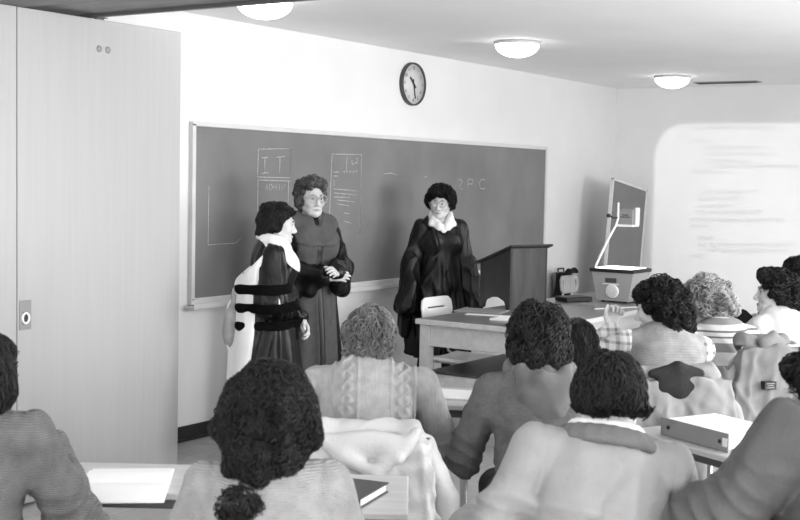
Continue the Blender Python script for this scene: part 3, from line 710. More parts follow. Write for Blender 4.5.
# ---- chairs
def chair(loc, rz, label, group=None, mt='chairwood', top=.80, slot=False, width=.40):
    t = empty('classroom_chair', loc, (rz-90)*D2R, label, 'chair', group); hw = width/2
    S = SDF(); S.fn(lambda X, Y, Z: np.maximum(np.maximum(np.abs(X)-(hw-.005), np.abs(Y-.03)-.195), np.abs(Z-.427+.012*np.cos(X*9))-.009)-.003, (-hw, -.18, .40), (hw, .24, .45), .005)
    S.mesh('seat', M[mt], t, .008)
    B = SDF()
    def bf(X, Y, Z):
        yy = Y+.205-.35*X*X+.10*(Z-.62)
        dd = np.maximum(np.maximum(np.abs(X)-(hw-.02), np.abs(Z-(top-.10))-.08), np.abs(yy)-.008)
        if slot: dd = np.maximum(dd, -np.maximum(np.maximum(np.abs(X)-.11, np.abs(Z-(top-.09))-.007), np.abs(yy)-.05))
        q = np.sqrt(np.maximum(np.abs(X)-(hw-.08), 0)**2+np.maximum(np.abs(Z-(top-.10))-.02, 0)**2)-.06
        return np.maximum(dd, q)-.003
    B.fn(bf, (-hw, -.3, top-.2), (hw, -.1, top+.01), .005); B.mesh('backrest', M[mt], t, .007)
    for sx in (-1, 1):
        q = MB(); q.tube([(sx*(hw-.05), .19, .41), (sx*(hw-.03), .215, .012)], .011, 10); l = q.build('leg', M['metal'], t)
        q = MB(); q.tube([(sx*(hw-.05), -.16, .41), (sx*(hw-.03), -.225, .012)], .011, 10); q.build('leg', M['metal'], t)
        q = MB(); q.tube([(sx*(hw-.05), -.14, .41), (sx*(hw-.055), -.20, .44), (sx*(hw-.07), -.21, .52), (sx*(hw-.07), -.195 if not slot else -.23, top-.06 if not slot else top-.13)], .010, 10); q.build('back_post', M['metal'], t)
    q = MB()
    for sx in (-1, 1): q.tube([(sx*(hw-.05), .2, .407), (sx*(hw-.05), -.17, .407)], .010, 8)
    q.tube([(-(hw-.05), .19, .407), (hw-.05, .19, .407)], .009, 8); q.tube([(-(hw-.05), -.16, .407), (hw-.05, -.16, .407)], .009, 8)
    q.build('seat_frame', M['metal'], t)
    for sx in (-1, 1):
        q = MB(); q.tube([(sx*(hw-.035), .21, .12), (sx*(hw-.035), -.215, .12)], .007, 8); q.build('stretcher', M['metal'], t)
    for sx in (-1, 1):
        for yy in (.215, -.225):
            q = MB(); q.lathe([(0, 0), (.015, 0), (.015, .014), (.011, .02), (0, .02)], (sx*(hw-.03), yy, 0), 12); q.build('foot', M['black'], t)
    return t
chair((-4.68, -.95, 0), -93, 'white slotted chair tucked behind the left end of the front table', mt='white', top=.855, slot=True)
chair((-1.66, -.52, 0), -90, 'wooden chair against the front wall behind the projector', None, top=.82)
t = empty('portfolio_case', (-1.27, -.115, .004), 0, 'dark gray portfolio case leaning on the front wall behind the projector', 'portfolio'); t.rotation_euler = (-.10, 0, 0)
m = MB(); m.box((0, 0, .40), (.30, .04, .80), bevel=.006); m.build('case', M['midgray'], t)
m = MB(); m.tube([(-.06, 0, .79), (-.06, 0, .83), (.06, 0, .83), (.06, 0, .79)], .008, 8); m.build('handle', M['black'], t)
m = MB(); m.box((-.14, -.022, .40), (.03, .006, .80), bevel=.002); m.build('edge_strip', M['black'], t)
# ---- lectern
t = empty('tabletop_lectern', (-4.42, -1.215, TZ), -17*D2R, 'dark wooden slant-topped lectern standing on the front table', 'lectern')
lw, ld = .36, .30        # along x, along y; front is -y, speaker at +y
prof = [(-ld/2, .0), (-ld/2+.035, 0), (-ld/2+.04, .03), (-ld/2+.055, .058), (-.03, .082), (.03, .078), (ld/2-.06, .055), (ld/2-.047, .03), (ld/2-.042, 0), (ld/2, 0), (ld/2, .31), (-ld/2, .425)]
for sx in (-1, 1):
    T = Matrix.Translation((sx*(lw/2-.009), 0, 0)) @ Matrix(((0, 0, 1, 0), (1, 0, 0, 0), (0, 1, 0, 0), (0, 0, 0, 1)))
    m = MB(); m.prism(prof, -.009, .009, T, .001); m.build('side_panel', M['lectern_side'], t)
m = MB(); m.box((0, -ld/2+.009, .215), (lw-.037, .018, .42), bevel=.002); m.build('front_panel', M['lectern_front'], t)
a = math.atan2(.115, ld)
m = MB(); m.box((0, 0, 0), (lw+.05, ld/math.cos(a)+.07, .016), Matrix.Translation((0, .005, .374)) @ Matrix.Rotation(-a, 4, 'X'), .004); m.build('sloped_top', M['lectern_side'], t)
m = MB(); m.box((0, 0, .0), (lw+.02, .014, .022), Matrix.Translation((0, ld/2+.026, .313)) @ Matrix.Rotation(-a, 4, 'X'), .003); m.build('book_ledge', M['lectern_side'], t)
m = MB(); m.box((0, .01, .16), (lw-.037, ld-.05, .012), bevel=.002); m.build('inner_shelf', M['lectern_side'], t)
# ---- overhead projector
PX, PY = -3.45, -1.60
t = empty('overhead_projector', (PX, PY, TZ), 0, 'gray overhead projector with raised arm and glass stage on the front table', 'projector')
def taper(m_, x0, y0, x1, y1, z0, z1):
    vs = [(-x0, -y0, z0), (x0, -y0, z0), (x0, y0, z0), (-x0, y0, z0), (-x1, -y1, z1), (x1, -y1, z1), (x1, y1, z1), (-x1, y1, z1)]
    m_.add(vs, [(3, 2, 1, 0), (4, 5, 6, 7), (0, 1, 5, 4), (1, 2, 6, 5), (2, 3, 7, 6), (3, 0, 4, 7)])
for sx in (-1, 1):
    for sy in (-1, 1):
        q = MB(); q.lathe([(0, 0), (.014, 0), (.016, .012), (0, .012)], (sx*.1, sy*.09, 0), 12); q.build('foot', M['black'], t)
m = MB(); taper(m, .135, .125, .155, .165, .012, .225); m.build('housing', M['ohp'] if 'ohp' in M else mat('projector_enamel', .34, .45), t)
m = MB(); m.box((0, 0, .237), (.335, .355, .026), bevel=.004); m.build('stage_frame', M['black'], t)
m = MB(); m.box((0, 0, .2525), (.285, .285, .005), bevel=.001); m.build('glass_stage', emit('lit_stage_glass', 1, 2.2), t)
T = Matrix.Translation((-.146, .0, .085)) @ Matrix.Rotation(-math.pi/2-.09, 4, 'Y')
m = MB(); m.lathe([(0, .006), (.047, .006), (.052, .003), (.053, -.004)], n=32, M=T); gr = m.build('fan_grille', M['white'], t)
m = MB()
for r_ in (.014, .026, .038): m.tube([T @ Vector((r_*math.cos(k), r_*math.sin(k), .0065)) for k in np.linspace(0, 2*math.pi, 25)[:-1]], .0016, 6, True)
m.build('grille_ring', M['lightgray'], gr)
m = MB(); m.box((-.1515, .01, .165), (.004, .09, .034), bevel=.001); m.build('name_plate', M['darkgray'], t)
m = MB(); m.box((-.1525, .01, .138), (.006, .13, .008), bevel=.001); m.build('chrome_strip', M['white'], t)
ax_, ay_ = -.125, .155
m = MB(); m.tube([(ax_, ay_, .20), (ax_+.01, ay_-.005, .27), (ax_+.09, ay_-.05, .44), (ax_+.15, ay_-.095, .57), (ax_+.16, ay_-.105, .62), (ax_+.16, ay_-.105, .74)], .0085, 10); m.build('arm', M['white'], t)
hx, hy, hz = ax_+.23, ay_-.155, .635
m = MB(); m.tube([(ax_+.16, ay_-.105, hz-.01), (ax_+.13, ay_-.08, hz-.01), (ax_+.105, ay_-.06, hz+.005)], .007, 8); m.tube([(ax_+.105, ay_-.062, hz+.005), (ax_+.09, ay_-.05, hz+.006)], .015, 10); m.build('focus_knob', M['black'], t)
m = MB(); m.add([(hx-.05, hy-.055, hz-.06), (hx+.05, hy-.055, hz-.06), (hx+.05, hy+.055, hz-.06), (hx-.05, hy+.055, hz-.06), (hx-.05, hy-.055, hz+.045), (hx+.0, hy-.055, hz+.06), (hx+.0, hy+.055, hz+.06), (hx-.05, hy+.055, hz+.045)],
              [(3, 2, 1, 0), (4, 5, 6, 7), (0, 1, 5, 4), (1, 2, 6, 5), (2, 3, 7, 6), (3, 0, 4, 7)]); hd = m.build('head', M['midgray'], t)
m = MB(); m.box((hx+.0, hy-.0, hz-.068), (.13, .125, .016), bevel=.003); m.box((hx+.028, hy-.064, hz), (.062, .010, .135), bevel=.002); m.build('mirror_frame', M['white'], hd)
for dz, wd in ((.012, .05), (-.004, .075)):
    m = MB(); m.box((hx-.0515, hy+.0, hz+dz), (.003, wd, .008), bevel=.0008); m.build('maker_mark', M['darkgray'], hd)
# projector lamps: the beam that throws the page on the right wall
def beam():
    l = bpy.data.lights.new('projector_beam', 'SPOT'); l.energy = BEAM_POWER; l.spot_size = 70*D2R; l.spot_blend = .02; l.shadow_soft_size = .012
    o = bpy.data.objects.new('projector_beam', l); COL.objects.link(o)
    src = Vector((PX+hx+.085, PY+hy, TZ+hz)); o.matrix_world = Matrix(((0, 0, -1, src.x), (-1, 0, 0, src.y), (0, 1, 0, src.z), (0, 0, 0, 1)))
    l.use_nodes = True; nt = l.node_tree; em = nt.nodes['Emission']
    tc = nt.nodes.new('ShaderNodeTexCoord'); sp = nt.nodes.new('ShaderNodeSeparateXYZ'); nt.links.new(tc.outputs['Normal'], sp.inputs[0])
    def op(kind, a_, b_=None, c_=None):
        n = nt.nodes.new('ShaderNodeMath'); n.operation = kind
        for i, v in enumerate((a_, b_, c_)):
            if v is None: continue
            if isinstance(v, (int, float)): n.inputs[i].default_value = v
            else: nt.links.new(v, n.inputs[i])
        return n.outputs[0]
    p = op('MULTIPLY', op('DIVIDE', sp.outputs[0], sp.outputs[2]), -1.0); q = op('MULTIPLY', op('DIVIDE', sp.outputs[1], sp.outputs[2]), -1.0)
    def pq(u, v):
        dd = _F+_R*((u-400)/CF)+_U*((260-v)/CF); tt = -CPOS[0]/dd[0]; P = CPOS+dd*tt; L = -src.x
        return -(P[1]-src.y)/L, (P[2]-src.z)/L
    pl, qt = pq(655, 123); pr_, qb = pl+.80, qt-.62; r = .10
    cx, cy, hx_, hy_ = (pl+pr_)/2, (qt+qb)/2, (pr_-pl)/2-r, (qt-qb)/2-r
    ex = op('MAXIMUM', op('SUBTRACT', op('ABSOLUTE', op('SUBTRACT', p, cx)), hx_), 0.0); ey = op('MAXIMUM', op('SUBTRACT', op('ABSOLUTE', op('SUBTRACT', q, cy)), hy_), 0.0)
    dist = op('SUBTRACT', op('SQRT', op('ADD', op('MULTIPLY', ex, ex), op('MULTIPLY', ey, ey))), r)
    mr = nt.nodes.new('ShaderNodeMapRange'); mr.interpolation_type = 'SMOOTHSTEP'; nt.links.new(dist, mr.inputs[0])
    mr.inputs['From Min'].default_value = -.012; mr.inputs['From Max'].default_value = .006; mr.inputs['To Min'].default_value = 1; mr.inputs['To Max'].default_value = 0
    lines = [(128, 694, 776), (141, 692, 713), (147.5, 705, 758), (154, 705, 775), (161, 705, 752), (166, 710, 796), (172, 692, 730), (192, 703, 758), (198.5, 697, 742), (206, 697, 730), (212.5, 697, 762), (220, 690, 784), (226.5, 690, 709), (238, 697, 713), (245, 697, 792), (251, 707, 790), (256, 690, 705)]
    tot = None
    for v, u0, u1 in lines:
        p0, q0 = pq(u0, v); p1, q1 = pq(u1, v)
        sl = (q1-q0)/(p1-p0); a1 = op('LESS_THAN', op('ABSOLUTE', op('SUBTRACT', op('SUBTRACT', q, op('MULTIPLY', op('SUBTRACT', p, p0), sl)), q0)), .0062)
        a2 = op('LESS_THAN', op('ABSOLUTE', op('SUBTRACT', p, (p0+p1)/2)), (p1-p0)/2); k = op('MULTIPLY', a1, a2); tot = k if tot is None else op('MAXIMUM', tot, k)
    cb_ = nt.nodes.new('ShaderNodeCombineXYZ'); nt.links.new(p, cb_.inputs[0]); nt.links.new(q, cb_.inputs[1])
    no = nt.nodes.new('ShaderNodeTexNoise'); no.inputs['Scale'].default_value = 150; no.inputs['Detail'].default_value = 2; nt.links.new(cb_.outputs[0], no.inputs[0])
    n2 = nt.nodes.new('ShaderNodeMapRange'); nt.links.new(no.outputs[0], n2.inputs[0]); n2.inputs['From Min'].default_value = .42; n2.inputs['From Max'].default_value = .58
    ink = op('MULTIPLY', op('MULTIPLY', tot, n2.outputs[0]), .7)
    nt.links.new(op('MULTIPLY', mr.outputs[0], op('SUBTRACT', 1.0, ink)), em.inputs['Strength'])
    # stray light leaving the stage towards the ceiling
    l2 = bpy.data.lights.new('stage_stray_light', 'SPOT'); l2.energy = 9; l2.spot_size = 9*D2R; l2.spot_blend = 1; l2.shadow_soft_size = .05
    o2 = bpy.data.objects.new('stage_stray_light', l2); COL.objects.link(o2); s2 = Vector((PX+.06, PY-.10, TZ+.30)); o2.location = s2
    o2.rotation_euler = (Vector((-2.78, -1.31, 2.65))-s2).to_track_quat('-Z', 'Y').to_euler()
beam()
# ---- display board leaning in the corner
t = empty('display_board', (-.43, -.40, 0), 0, 'tall gray pale-edged board leaning in the corner behind the projector', 'board')
t.rotation_euler = (0, 7.5*D2R, 0); t.location = (-.74, -.40, .05)
m = MB(); m.box((0, 0, .80), (.84, .018, 1.62), bevel=.002); m.build('face', mat('gray_board', .17, .7, .06, 5), t)
m = MB()
for sx in (-1, 1): m.box((sx*.42, 0, .80), (.022, .03, 1.66), bevel=.003)
for zz in (-.015, 1.615): m.box((0, 0, zz), (.862, .03, .022), bevel=.003)
m.build('edge_frame', M['trim'], t)
# ---- papers, pads and bag on the front table
def sheet(name, c, sz, rz, mt, label, cat, group=None, z=TZ, th=.004):
    m = MB(); m.box((0, 0, th/2), (sz[0], sz[1], th), bevel=min(.001, th*.3)); o = m.build(name, mt); o.location = (c[0], c[1], z+.0008); o.rotation_euler = (0, 0, rz*D2R); return tag(o, label, cat, group)
sheet('folder', (-4.83, -1.20), (.24, .32), 12, M['midgray'], 'gray folder lying in front of the lectern', 'folder', th=.008)
sheet('paper_sheet', (-5.02, -1.36), (.05, .30), 14, M['wpaper'], 'narrow white paper strip beside the gray folder on the front table', 'paper')
sheet('note_pad', (-5.17, -1.60), (.15, .21), 4, M['wpaper'], 'small white note pad near the left edge of the front table', 'note pad', th=.012)
t = empty('notebook', (-3.90, -1.66, TZ), -25*D2R, 'thin gray notebook in front of the projector', 'notebook')
m = MB(); m.box((0, 0, .004), (.20, .30, .006), bevel=.001); m.build('pages', M['wpaper'], t); m = MB(); m.box((0, 0, .0085), (.205, .30, .003), bevel=.001); m.build('cover', M['midgray'], t)
t = empty('pointer', (-4.02, -1.86, TZ+.0006), 0, 'white pointer stick with pale tip beside the thin notebook', 'pointer')
m = MB(); m.tube([(-.18, .12, .008), (.16, -.05, .008)], .006, 10); m.build('rod', M['white'], t); m = MB(); m.tube([(.16, -.05, .010), (.19, -.065, .010)], .010, 10); m.build('tip', M['trim'], t)
t = empty('portable_recorder', (-3.70, -1.34, TZ), -25*D2R, 'flat black portable recorder on the front table near the projector', 'recorder')
m = MB(); m.box((0, 0, .018), (.24, .14, .036), bevel=.006); m.build('case', M['black'], t); m = MB(); m.tube([(-.10, .072, .024), (-.10, .095, .028), (.10, .095, .028), (.10, .072, .024)], .007, 8); m.build('handle', M['darkgray'], t)

# ---- student desks
def desk(loc, rz, label, w=.52, d=.44, z=.735):
    t = empty('student_desk', loc, (rz-90)*D2R, label, 'desk', 'student desks')
    m = MB(); m.box((0, 0, z-.011), (w, d, .022), bevel=.004); m.build('desktop', M['deskwood'], t)
    m = MB(); m.box((0, 0, z-.042), (w-.10, d-.10, .04), bevel=.004); m.build('book_tray', M['darkmetal'], t)
    for sx in (-1, 1):
        for sy in (-1, 1):
            q = MB(); q.tube([(sx*(w/2-.06), sy*(d/2-.06), z-.03), (sx*(w/2-.03), sy*(d/2-.03), .005)], .011, 10); q.build('leg', M['metal'], t)
    return t
desk((-9.39, -2.59, 0), 33, 'student desk by the partition under an open book', d=.36)
desk((-9.17, -3.15, 0), 33, 'student desk with a dark textbook, in front of the ponytailed person')
desk((-7.62, -2.48, 0), 33, 'student desk with white papers in front of the cable-knit person')
desk((-7.66, -3.87, 0), -26, 'student desk under the large gray ring binder', w=.62)
# open book
t = empty('open_book', (-9.475, -2.66, .7358), 40*D2R, 'open white book on the desk beside the partition', 'book')
def page(sx):
    n = 10; vs = []; fs = []
    for i in range(n+1):
        x = sx*i/n*.20; zt = .004+.022*math.sin(min(1, i/n*1.15)*math.pi)**.7*(1-.5*i/n) if i else .003
        for y in (-.125, .125): vs += [(x, y, zt), (x, y, 0)]
    for i in range(n):
        a_ = i*4; b_ = a_+4; fs += [(a_, b_, b_+2, a_+2), (a_+1, a_+3, b_+3, b_+1), (a_, a_+1, b_+1, b_), (a_+2, b_+2, b_+3, a_+3)]
    fs += [(0, 2, 3, 1), (n*4, n*4+1, n*4+3, n*4+2)]
    return MB().add(vs, fs, False)
page(-1).build('left_page', M['wpaper'], t); page(1).build('right_page', M['wpaper'], t)
# dark textbook
t = empty('textbook', (-9.19, -3.20, .7358), 12*D2R, 'dark hardcover textbook on the desk beside the white jacket', 'book')
m = MB(); m.box((0, 0, .014), (.20, .27, .022), bevel=.001); m.build('pages', M['wpaper'], t)
m = MB(); m.box((0, 0, .0275), (.21, .285, .005), bevel=.001); m.box((0, 0, .0018), (.21, .285, .0035), bevel=.0008); m.box((-.104, 0, .0145), (.004, .285, .029), bevel=.001); m.build('cover', mat('book_cloth', .045, .5), t)
# papers in front of the cable-knit person
sheet('paper_stack', (-7.52, -2.60), (.22, .28), 20, M['wpaper'], 'white paper stack on the desk right of the cable-knit sweater', 'paper', z=.735, th=.006)
# ring binder
t = empty('ring_binder', (-7.69, -3.85, .7358), -116*D2R, 'large gray ring binder topped with white paper on a desk', 'binder')
bw, bd = .34, .27
m = MB(); m.box((0, -bd/2+.003, .034), (bw, .006, .066), bevel=.002); sp_ = m.build('spine', M['midgray'], t)
m = MB(); m.box((0, 0, .0025), (bw, bd, .005), bevel=.001); m.build('lower_cover', M['midgray'], t); m = MB(); m.box((0, .004, .0345), (bw-.03, bd-.03, .056), bevel=.002); m.build('paper_block', M['wpaper'], t)
for xx in (-.13, .13):
    q = MB(); q.lathe([(.0, .004), (.006, .004), (.008, 0)], n=12, M=Matrix.Translation((xx, -bd/2, .034)) @ Matrix.Rotation(math.pi/2, 4, 'X')); q.build('rivet', M['black'], sp_)
m = MB(); m.box((.155, -bd/2-.0015, .034), (.022, .002, .03), bevel=.0005); m.build('spine_label', M['white'], sp_)

# ================================================================ THE THREE GOWNED WOMEN
M['gown'] = mat('black_gown', .0035, .38, .2, 30, .1, 120, spec=.3); M['velvet'] = mat('velvet', .004, .9, .2, 40, .2, 200, spec=.06)
M['graygown'] = mat('gray_gown', .085, .8, .12, 30, .2, 150, spec=.2); M['satin'] = mat('white_satin', .80, .45, .03, 20, spec=.4); M['silver'] = mat('spectacle_frame', .35, .3, metallic=.7)
M['whitecloth'] = cloth('white_cotton', .78, bump=.1); M['graylining'] = mat('gray_lining', .34, .6, .08, 20)
def skirt(S, c, z0, z1, r0, r1, nf=11, amp=.06, seed=1, k=.03, cy=-.01, dx=0.0, ang=None):
    """flared cloth from height z1 (radii r1) down to z0 (radii r0) with hanging folds"""
    rs = np.random.RandomState(seed); ph = rs.uniform(0, 6.28, 4)
    def f(X, Y, Z):
        t = np.clip((z1-Z)/(z1-z0), 0, 1); rx = r1[0]+(r0[0]-r1[0])*t**.8; ry = r1[1]+(r0[1]-r1[1])*t**.8
        y = Y-cy*(1-t)-c.pel[1]*(1-t); x = X-dx
        an = np.arctan2(y, x)
        a = amp*t**.7*(np.sin(nf*an+ph[0]+1.2*np.sin(2*an+ph[2]))+.5*np.sin((nf*2-3)*an+ph[1]+1.5*np.sin(3*an)))
        q = np.sqrt((x/rx)**2+(y/ry)**2); d = (q-1-a)*np.minimum(rx, ry)*.85
        return np.maximum(d, np.maximum(Z-z1, z0-Z))
    S.fn(f, (-r0[0]*1.25+dx, -r0[1]*1.3, z0), (r0[0]*1.25+dx, r0[1]*1.3, z1), k)
def bell_sleeve(S, c, s_, o=0, r=(.075, .10, .115), hang=.2, cut=.92, k=.03, hdir=(0, -.12, -1), hr=.06, upto=1.0):
    w = c.el[s_]+(c.wr[s_]-c.el[s_])*cut
    a_ = c.sh[s_]*.95+c.nb*.05-c.U*.004; S.cap(a_, c.el[s_], r[0]*.95+o, r[1]+o, k); S.cap(c.el[s_], w, r[1]+o, r[2]+o, k)
    if hang:
        hd = nrm(hdir); m0 = c.el[s_]*.7+w*.3
        S.cap(m0, m0+hd*hang, r[1]*.85+o, hr+o, k); S.cap(w*.8+c.el[s_]*.2, m0*.4+w*.6+hd*hang*.8, r[2]*.7+o, hr*.8+o, k)
def sleeve_mesh(c, root, s_, m, vox=.0065, name='sleeve', fold=.008, seed=2, cr=.02, **kw):
    S = SDF(); bell_sleeve(S, c, s_, **kw); S.disp(wob(seed, fold, 34, st=(1, 1, .25))); S.disp(crease(seed+40, cr, 58, st=(1, 1, .2)))
    return S.mesh(name, m, root, vox)
def legs_under(c, root): trousers(c, root, M['darktrousers'])

# ---- the speaker in profile with the white hood
def woman_hood():
    c = pose((-6.58, -.87, 1.50), -50, sit=False, lean=3, hyaw=0, hpitch=6, sc=.925, arms={1: (.035, .165, .855), -1: (-.03, .19, .85)}, poles={1: (.75, -.8, -.1), -1: (-.75, -.8, -.1)})
    r = person_root(c, 'woman in black gown with white hood and sleeve bars, standing in profile')
    body(c, r, hands={1: ((-.35, .55, -.75), (.35, .75, .35), 30), -1: ((.5, .45, -.7), (-.2, .9, .3), 35)}, vox=.0055, bust=.01)
    face_parts(c, r)
    S = SDF(); torso(S, c, .022, .015); skirt(S, c, .22, 1.12, (.27, .23), (.165, .135), 9, .07, 4, k=.04); S.disp(wob(7, .006, 26, st=(1, 1, .3))); S.disp(crease(8, .02, 55, st=(1, 1, .15)))
    ax = nrm(c.hc-c.nb); S.cap(c.nb-ax*.01, c.nb+ax*.12, .056, .07, .01, 's'); S.mesh('gown', M['gown'], r, .008); legs_under(c, r)
    for s_ in (1, -1): sleeve_mesh(c, r, s_, M['gown'], r=(.066, .105, .058), hang=.15, cut=.93, hdir=(.05*s_, -.1, -1), seed=3+s_, fold=.012)
    for k, z in enumerate((1.035, .930, .828)):          # three velvet bars round the near sleeve
        S = SDF(); bell_sleeve(S, c, 1, o=.010, r=(.068, .107, .06), hang=.15, cut=.80, hdir=(.05, -.1, -1)); S.cap((.15, -.02, z), (.135, -.155, z), .055, .04, .03)
        S.disp(wob(4, .006, 34, st=(1, 1, .25))); S.plane((0, -.05, 1), z+.027); S.plane((0, .05, -1), -z+.027); S.mesh('velvet_bar', M['velvet'], r, .006)
    S = SDF(); S.chain([(.262, .035, .99), (.266, .03, .96), (.268, .045, .945), (.266, .06, .96), (.262, .055, .99)], [.006]*5, .004); S.mesh('sleeve_emblem', M['satin'], r, .004)
    # hood: band round the neck and shoulders, long drape down the back
    S = SDF(); torso(S, c, .034, .015, low=False); n = c.nb
    S.plane((0, -.62, -.78), float(-.62*(n[1]+.05)-.78*(n[2]-.085))); S.cap(n-ax*.05, n+ax*.14, .066, .082, .012, 's'); S.disp(wob(11, .005, 40))
    S.mesh('hood', M['satin'], r, .006)
    S = SDF(); skirt(S, c, .50, n[2]-.03, (.25, .225), (.178, .150), 7, .035, 9, k=.01, cy=-.02); S.plane((-.15, 1, 0), -.055); S.plane((0, -.7, .7), .885, .03); S.plane((1, .55, 0), .13); S.plane((-1, .3, 0), .14)
    S.disp(wob(12, .006, 30, st=(1, 1, .3))); S.mesh('hood_drape', M['satin'], r, .007)
    S = SDF(); S.ell((0, -.195, .93), (.08, .022, .10), None, .02); S.ell((0, -.215, .79), (.10, .050, .11), None, .06); S.disp(wob(13, .008, 24)); S.mesh('hood_lining', M['graylining'], r, .007)
    S = SDF(); S.chain([(.05, -.18, 1.01), (.05, -.225, .93), (.05, -.242, .84), (.05, -.245, .76), (.05, -.22, .68), (.05, -.18, .65)], [.006]*6, .004); S.mesh('hood_cord', M['satin'], r, .004)
    S = SDF(); hair_short(S, c, vol=.010); S.ell(hp(c, 0, -.075, -.075), A(.056, .04, .05), c.HB, .02)
    S.disp(wob(5, .006, 55)); hair_face_cut(S, c, -.09, .066, .066)
    finish_hair(S, c, r, hairmat('dark_brown_hair', .018), n=1500, L=.09, amp=.006, wl=.07, r=.0030, seed=5)
woman_hood()

# ---- the bespectacled speaker with folded hands
def woman_gray():
    c = pose((-5.92, -.58, 1.645), -112, sit=False, lean=1, hyaw=-4, hpitch=3, sc=.98, arms={1: (.015, .245, 1.05), -1: (-.035, .285, 1.075)}, poles={1: (.75, -.5, -.6), -1: (-.75, -.5, -.6)})
    r = person_root(c, 'woman in glasses with gray-fronted gown, holding her hands before her')
    body(c, r, hands={1: ((-.75, .62, .12), (.25, .7, .55), 18), -1: ((.55, .75, .25), (-.5, .5, .7), 30)}, vox=.0055, bust=.01); face_parts(c, r)
    glasses(c, r, M['silver'], .027)
    S = SDF(); torso(S, c, .022, .015); skirt(S, c, .2, 1.2, (.25, .22), (.16, .135), 8, .06, 6, k=.04); S.disp(wob(17, .005, 26, st=(1, 1, .3)))
    ax = nrm(c.hc-c.nb); S.cap(c.nb-ax*.01, c.nb+ax*.12, .056, .07, .01, 's'); S.mesh('gown', M['gown'], r, .008); legs_under(c, r)
    for s_ in (1, -1): sleeve_mesh(c, r, s_, M['gown'], r=(.058, .070, .066), hang=.13, cut=.90, hdir=(.12*s_, -.15, -1), seed=13+s_, fold=.008, cr=.012)
    for lo_, hi_ in ((-.15, -.014), (.014, .15)):     # two gray front facings, the black gown shows between them
        S = SDF(); torso(S, c, .028, .017); skirt(S, c, .2, 1.2, (.256, .226), (.166, .141), 8, .06, 6, k=.04); S.disp(wob(17, .005, 26, st=(1, 1, .3)))
        S.plane((0, -1, 0), -.02); S.plane((1, 0, 0), hi_); S.plane((-1, 0, 0), -lo_); S.cap(c.nb-ax*.01, c.nb+ax*.12, .06, .08, .01, 's'); S.plane((0, 0, 1), c.nb[2]+.01)
        S.mesh('front_facing', M['graygown'], r, .007)
    S = SDF(); torso(S, c, .036, .015, low=False); n = c.nb
    S.plane((0, -.66, -.75), float(-.66*(n[1]+.10)-.75*(n[2]-.13))); S.cap(n-ax*.05+A(0, .02, 0), n+ax*.14+A(0, .03, 0), .060, .088, .012, 's'); S.cap(n+A(0, .05, .02), n+A(0, .16, -.07), .05, .02, .012, 's'); S.disp(wob(21, .005, 34)); S.mesh('hood', M['graygown'], r, .006)
    S = SDF(); S.chain([c.nb+A(-.06, .03, .0), c.nb+A(0, .075, -.055), c.nb+A(.06, .03, .0)], [.012, .013, .012], .01); S.mesh('blouse_collar', M['black'], r, .005)
    S = SDF(); hair_short(S, c, vol=.006, bangs=False); S.ell(hp(c, .0, .03, .098), A(.068, .062, .030), c.HB, .02); S.disp(wob(25, .009, 60)); hair_face_cut(S, c, -.09, .064, .068)
    finish_hair(S, c, r, hairmat('graying_brown_hair', .2), n=1300, L=.07, amp=.013, wl=.05, r=.0036, seed=9, lock=.014, lf=60)
woman_gray()

# ---- the listener in the black gown
def woman_black():
    c = pose((-4.28, -.51, 1.60), -136, sit=False, lean=0, hyaw=-22, hpitch=2, sc=.97, arms={1: (.255, .06, .78), -1: (-.23, .05, .80)}, shw=.155)
    r = person_root(c, 'woman in plain black gown with white collar standing behind the table')
    body(c, r, hands={1: ((.0, .2, -1), (1, .1, 0), 25), -1: ((0, .2, -1), (-1, .1, 0), 25)}, vox=.006, bust=.01); face_parts(c, r); glasses(c, r, M['silver'], .027)
    S = SDF(); torso(S, c, .022, .015); skirt(S, c, .36, 1.22, (.25, .21), (.165, .135), 10, .08, 16, k=.04); S.disp(wob(27, .006, 28, st=(1, 1, .25))); S.disp(crease(28, .02, 55, st=(1, 1, .15)))
    ax = nrm(c.hc-c.nb); S.cap(c.nb-ax*.02+A(0, .02, 0), c.nb+ax*.12, .06, .08, .01, 's'); S.cap(c.nb+A(0, .06, .03), c.nb+A(0, .15, -.06), .05, .012, .01, 's'); S.mesh('gown', M['gown'], r, .008); legs_under(c, r)
    sleeve_mesh(c, r, 1, M['gown'], r=(.060, .078, .088), hang=.36, cut=1.38, hdir=(.04, -.1, -1), seed=33, hr=.06, fold=.012); sleeve_mesh(c, r, -1, M['gown'], r=(.064, .08, .085), hang=.16, cut=1.38, hdir=(-.05, 0, -1), seed=34, fold=.012)
    S = SDF(); n = c.nb
    for s_ in (-1, 1):
        S.chain([n+A(0, -.062, .035), n+A(s_*.045, -.045, .04), n+A(s_*.068, .005, .03), n+A(s_*.062, .055, .0), n+A(s_*.03, .105, -.05), n+A(s_*.008, .125, -.095)], [.018, .019, .021, .024, .022, .008], .02)
        S.chain([n+A(s_*.075, .02, .0), n+A(s_*.082, .07, -.04), n+A(s_*.04, .115, -.075)], [.018, .02, .012], .02)
    S.mesh('white_collar', M['whitecloth'], r, .005)
    S = SDF(); h = lambda x, y, z: hp(c, x, y, z); S.ell(h(0, -.02, .052), A(.096, .106, .088), c.HB, .02)
    for s_ in (-1, 1): S.ell(h(s_*.082, -.02, .022), A(.024, .055, .055), c.HB, .02)
    S.ell(h(0, -.07, -.02), A(.07, .05, .07), c.HB, .02); S.ell(h(0, .06, .072), A(.07, .035, .028), c.HB, .02); S.disp(wob(35, .007, 75)); hair_face_cut(S, c, -.09, .066, .05)
    finish_hair(S, c, r, hairmat('black_curly_hair', .008), n=1500, L=.05, amp=.011, wl=.035, r=.0034, seed=11, lock=.012, lf=70)
woman_black()

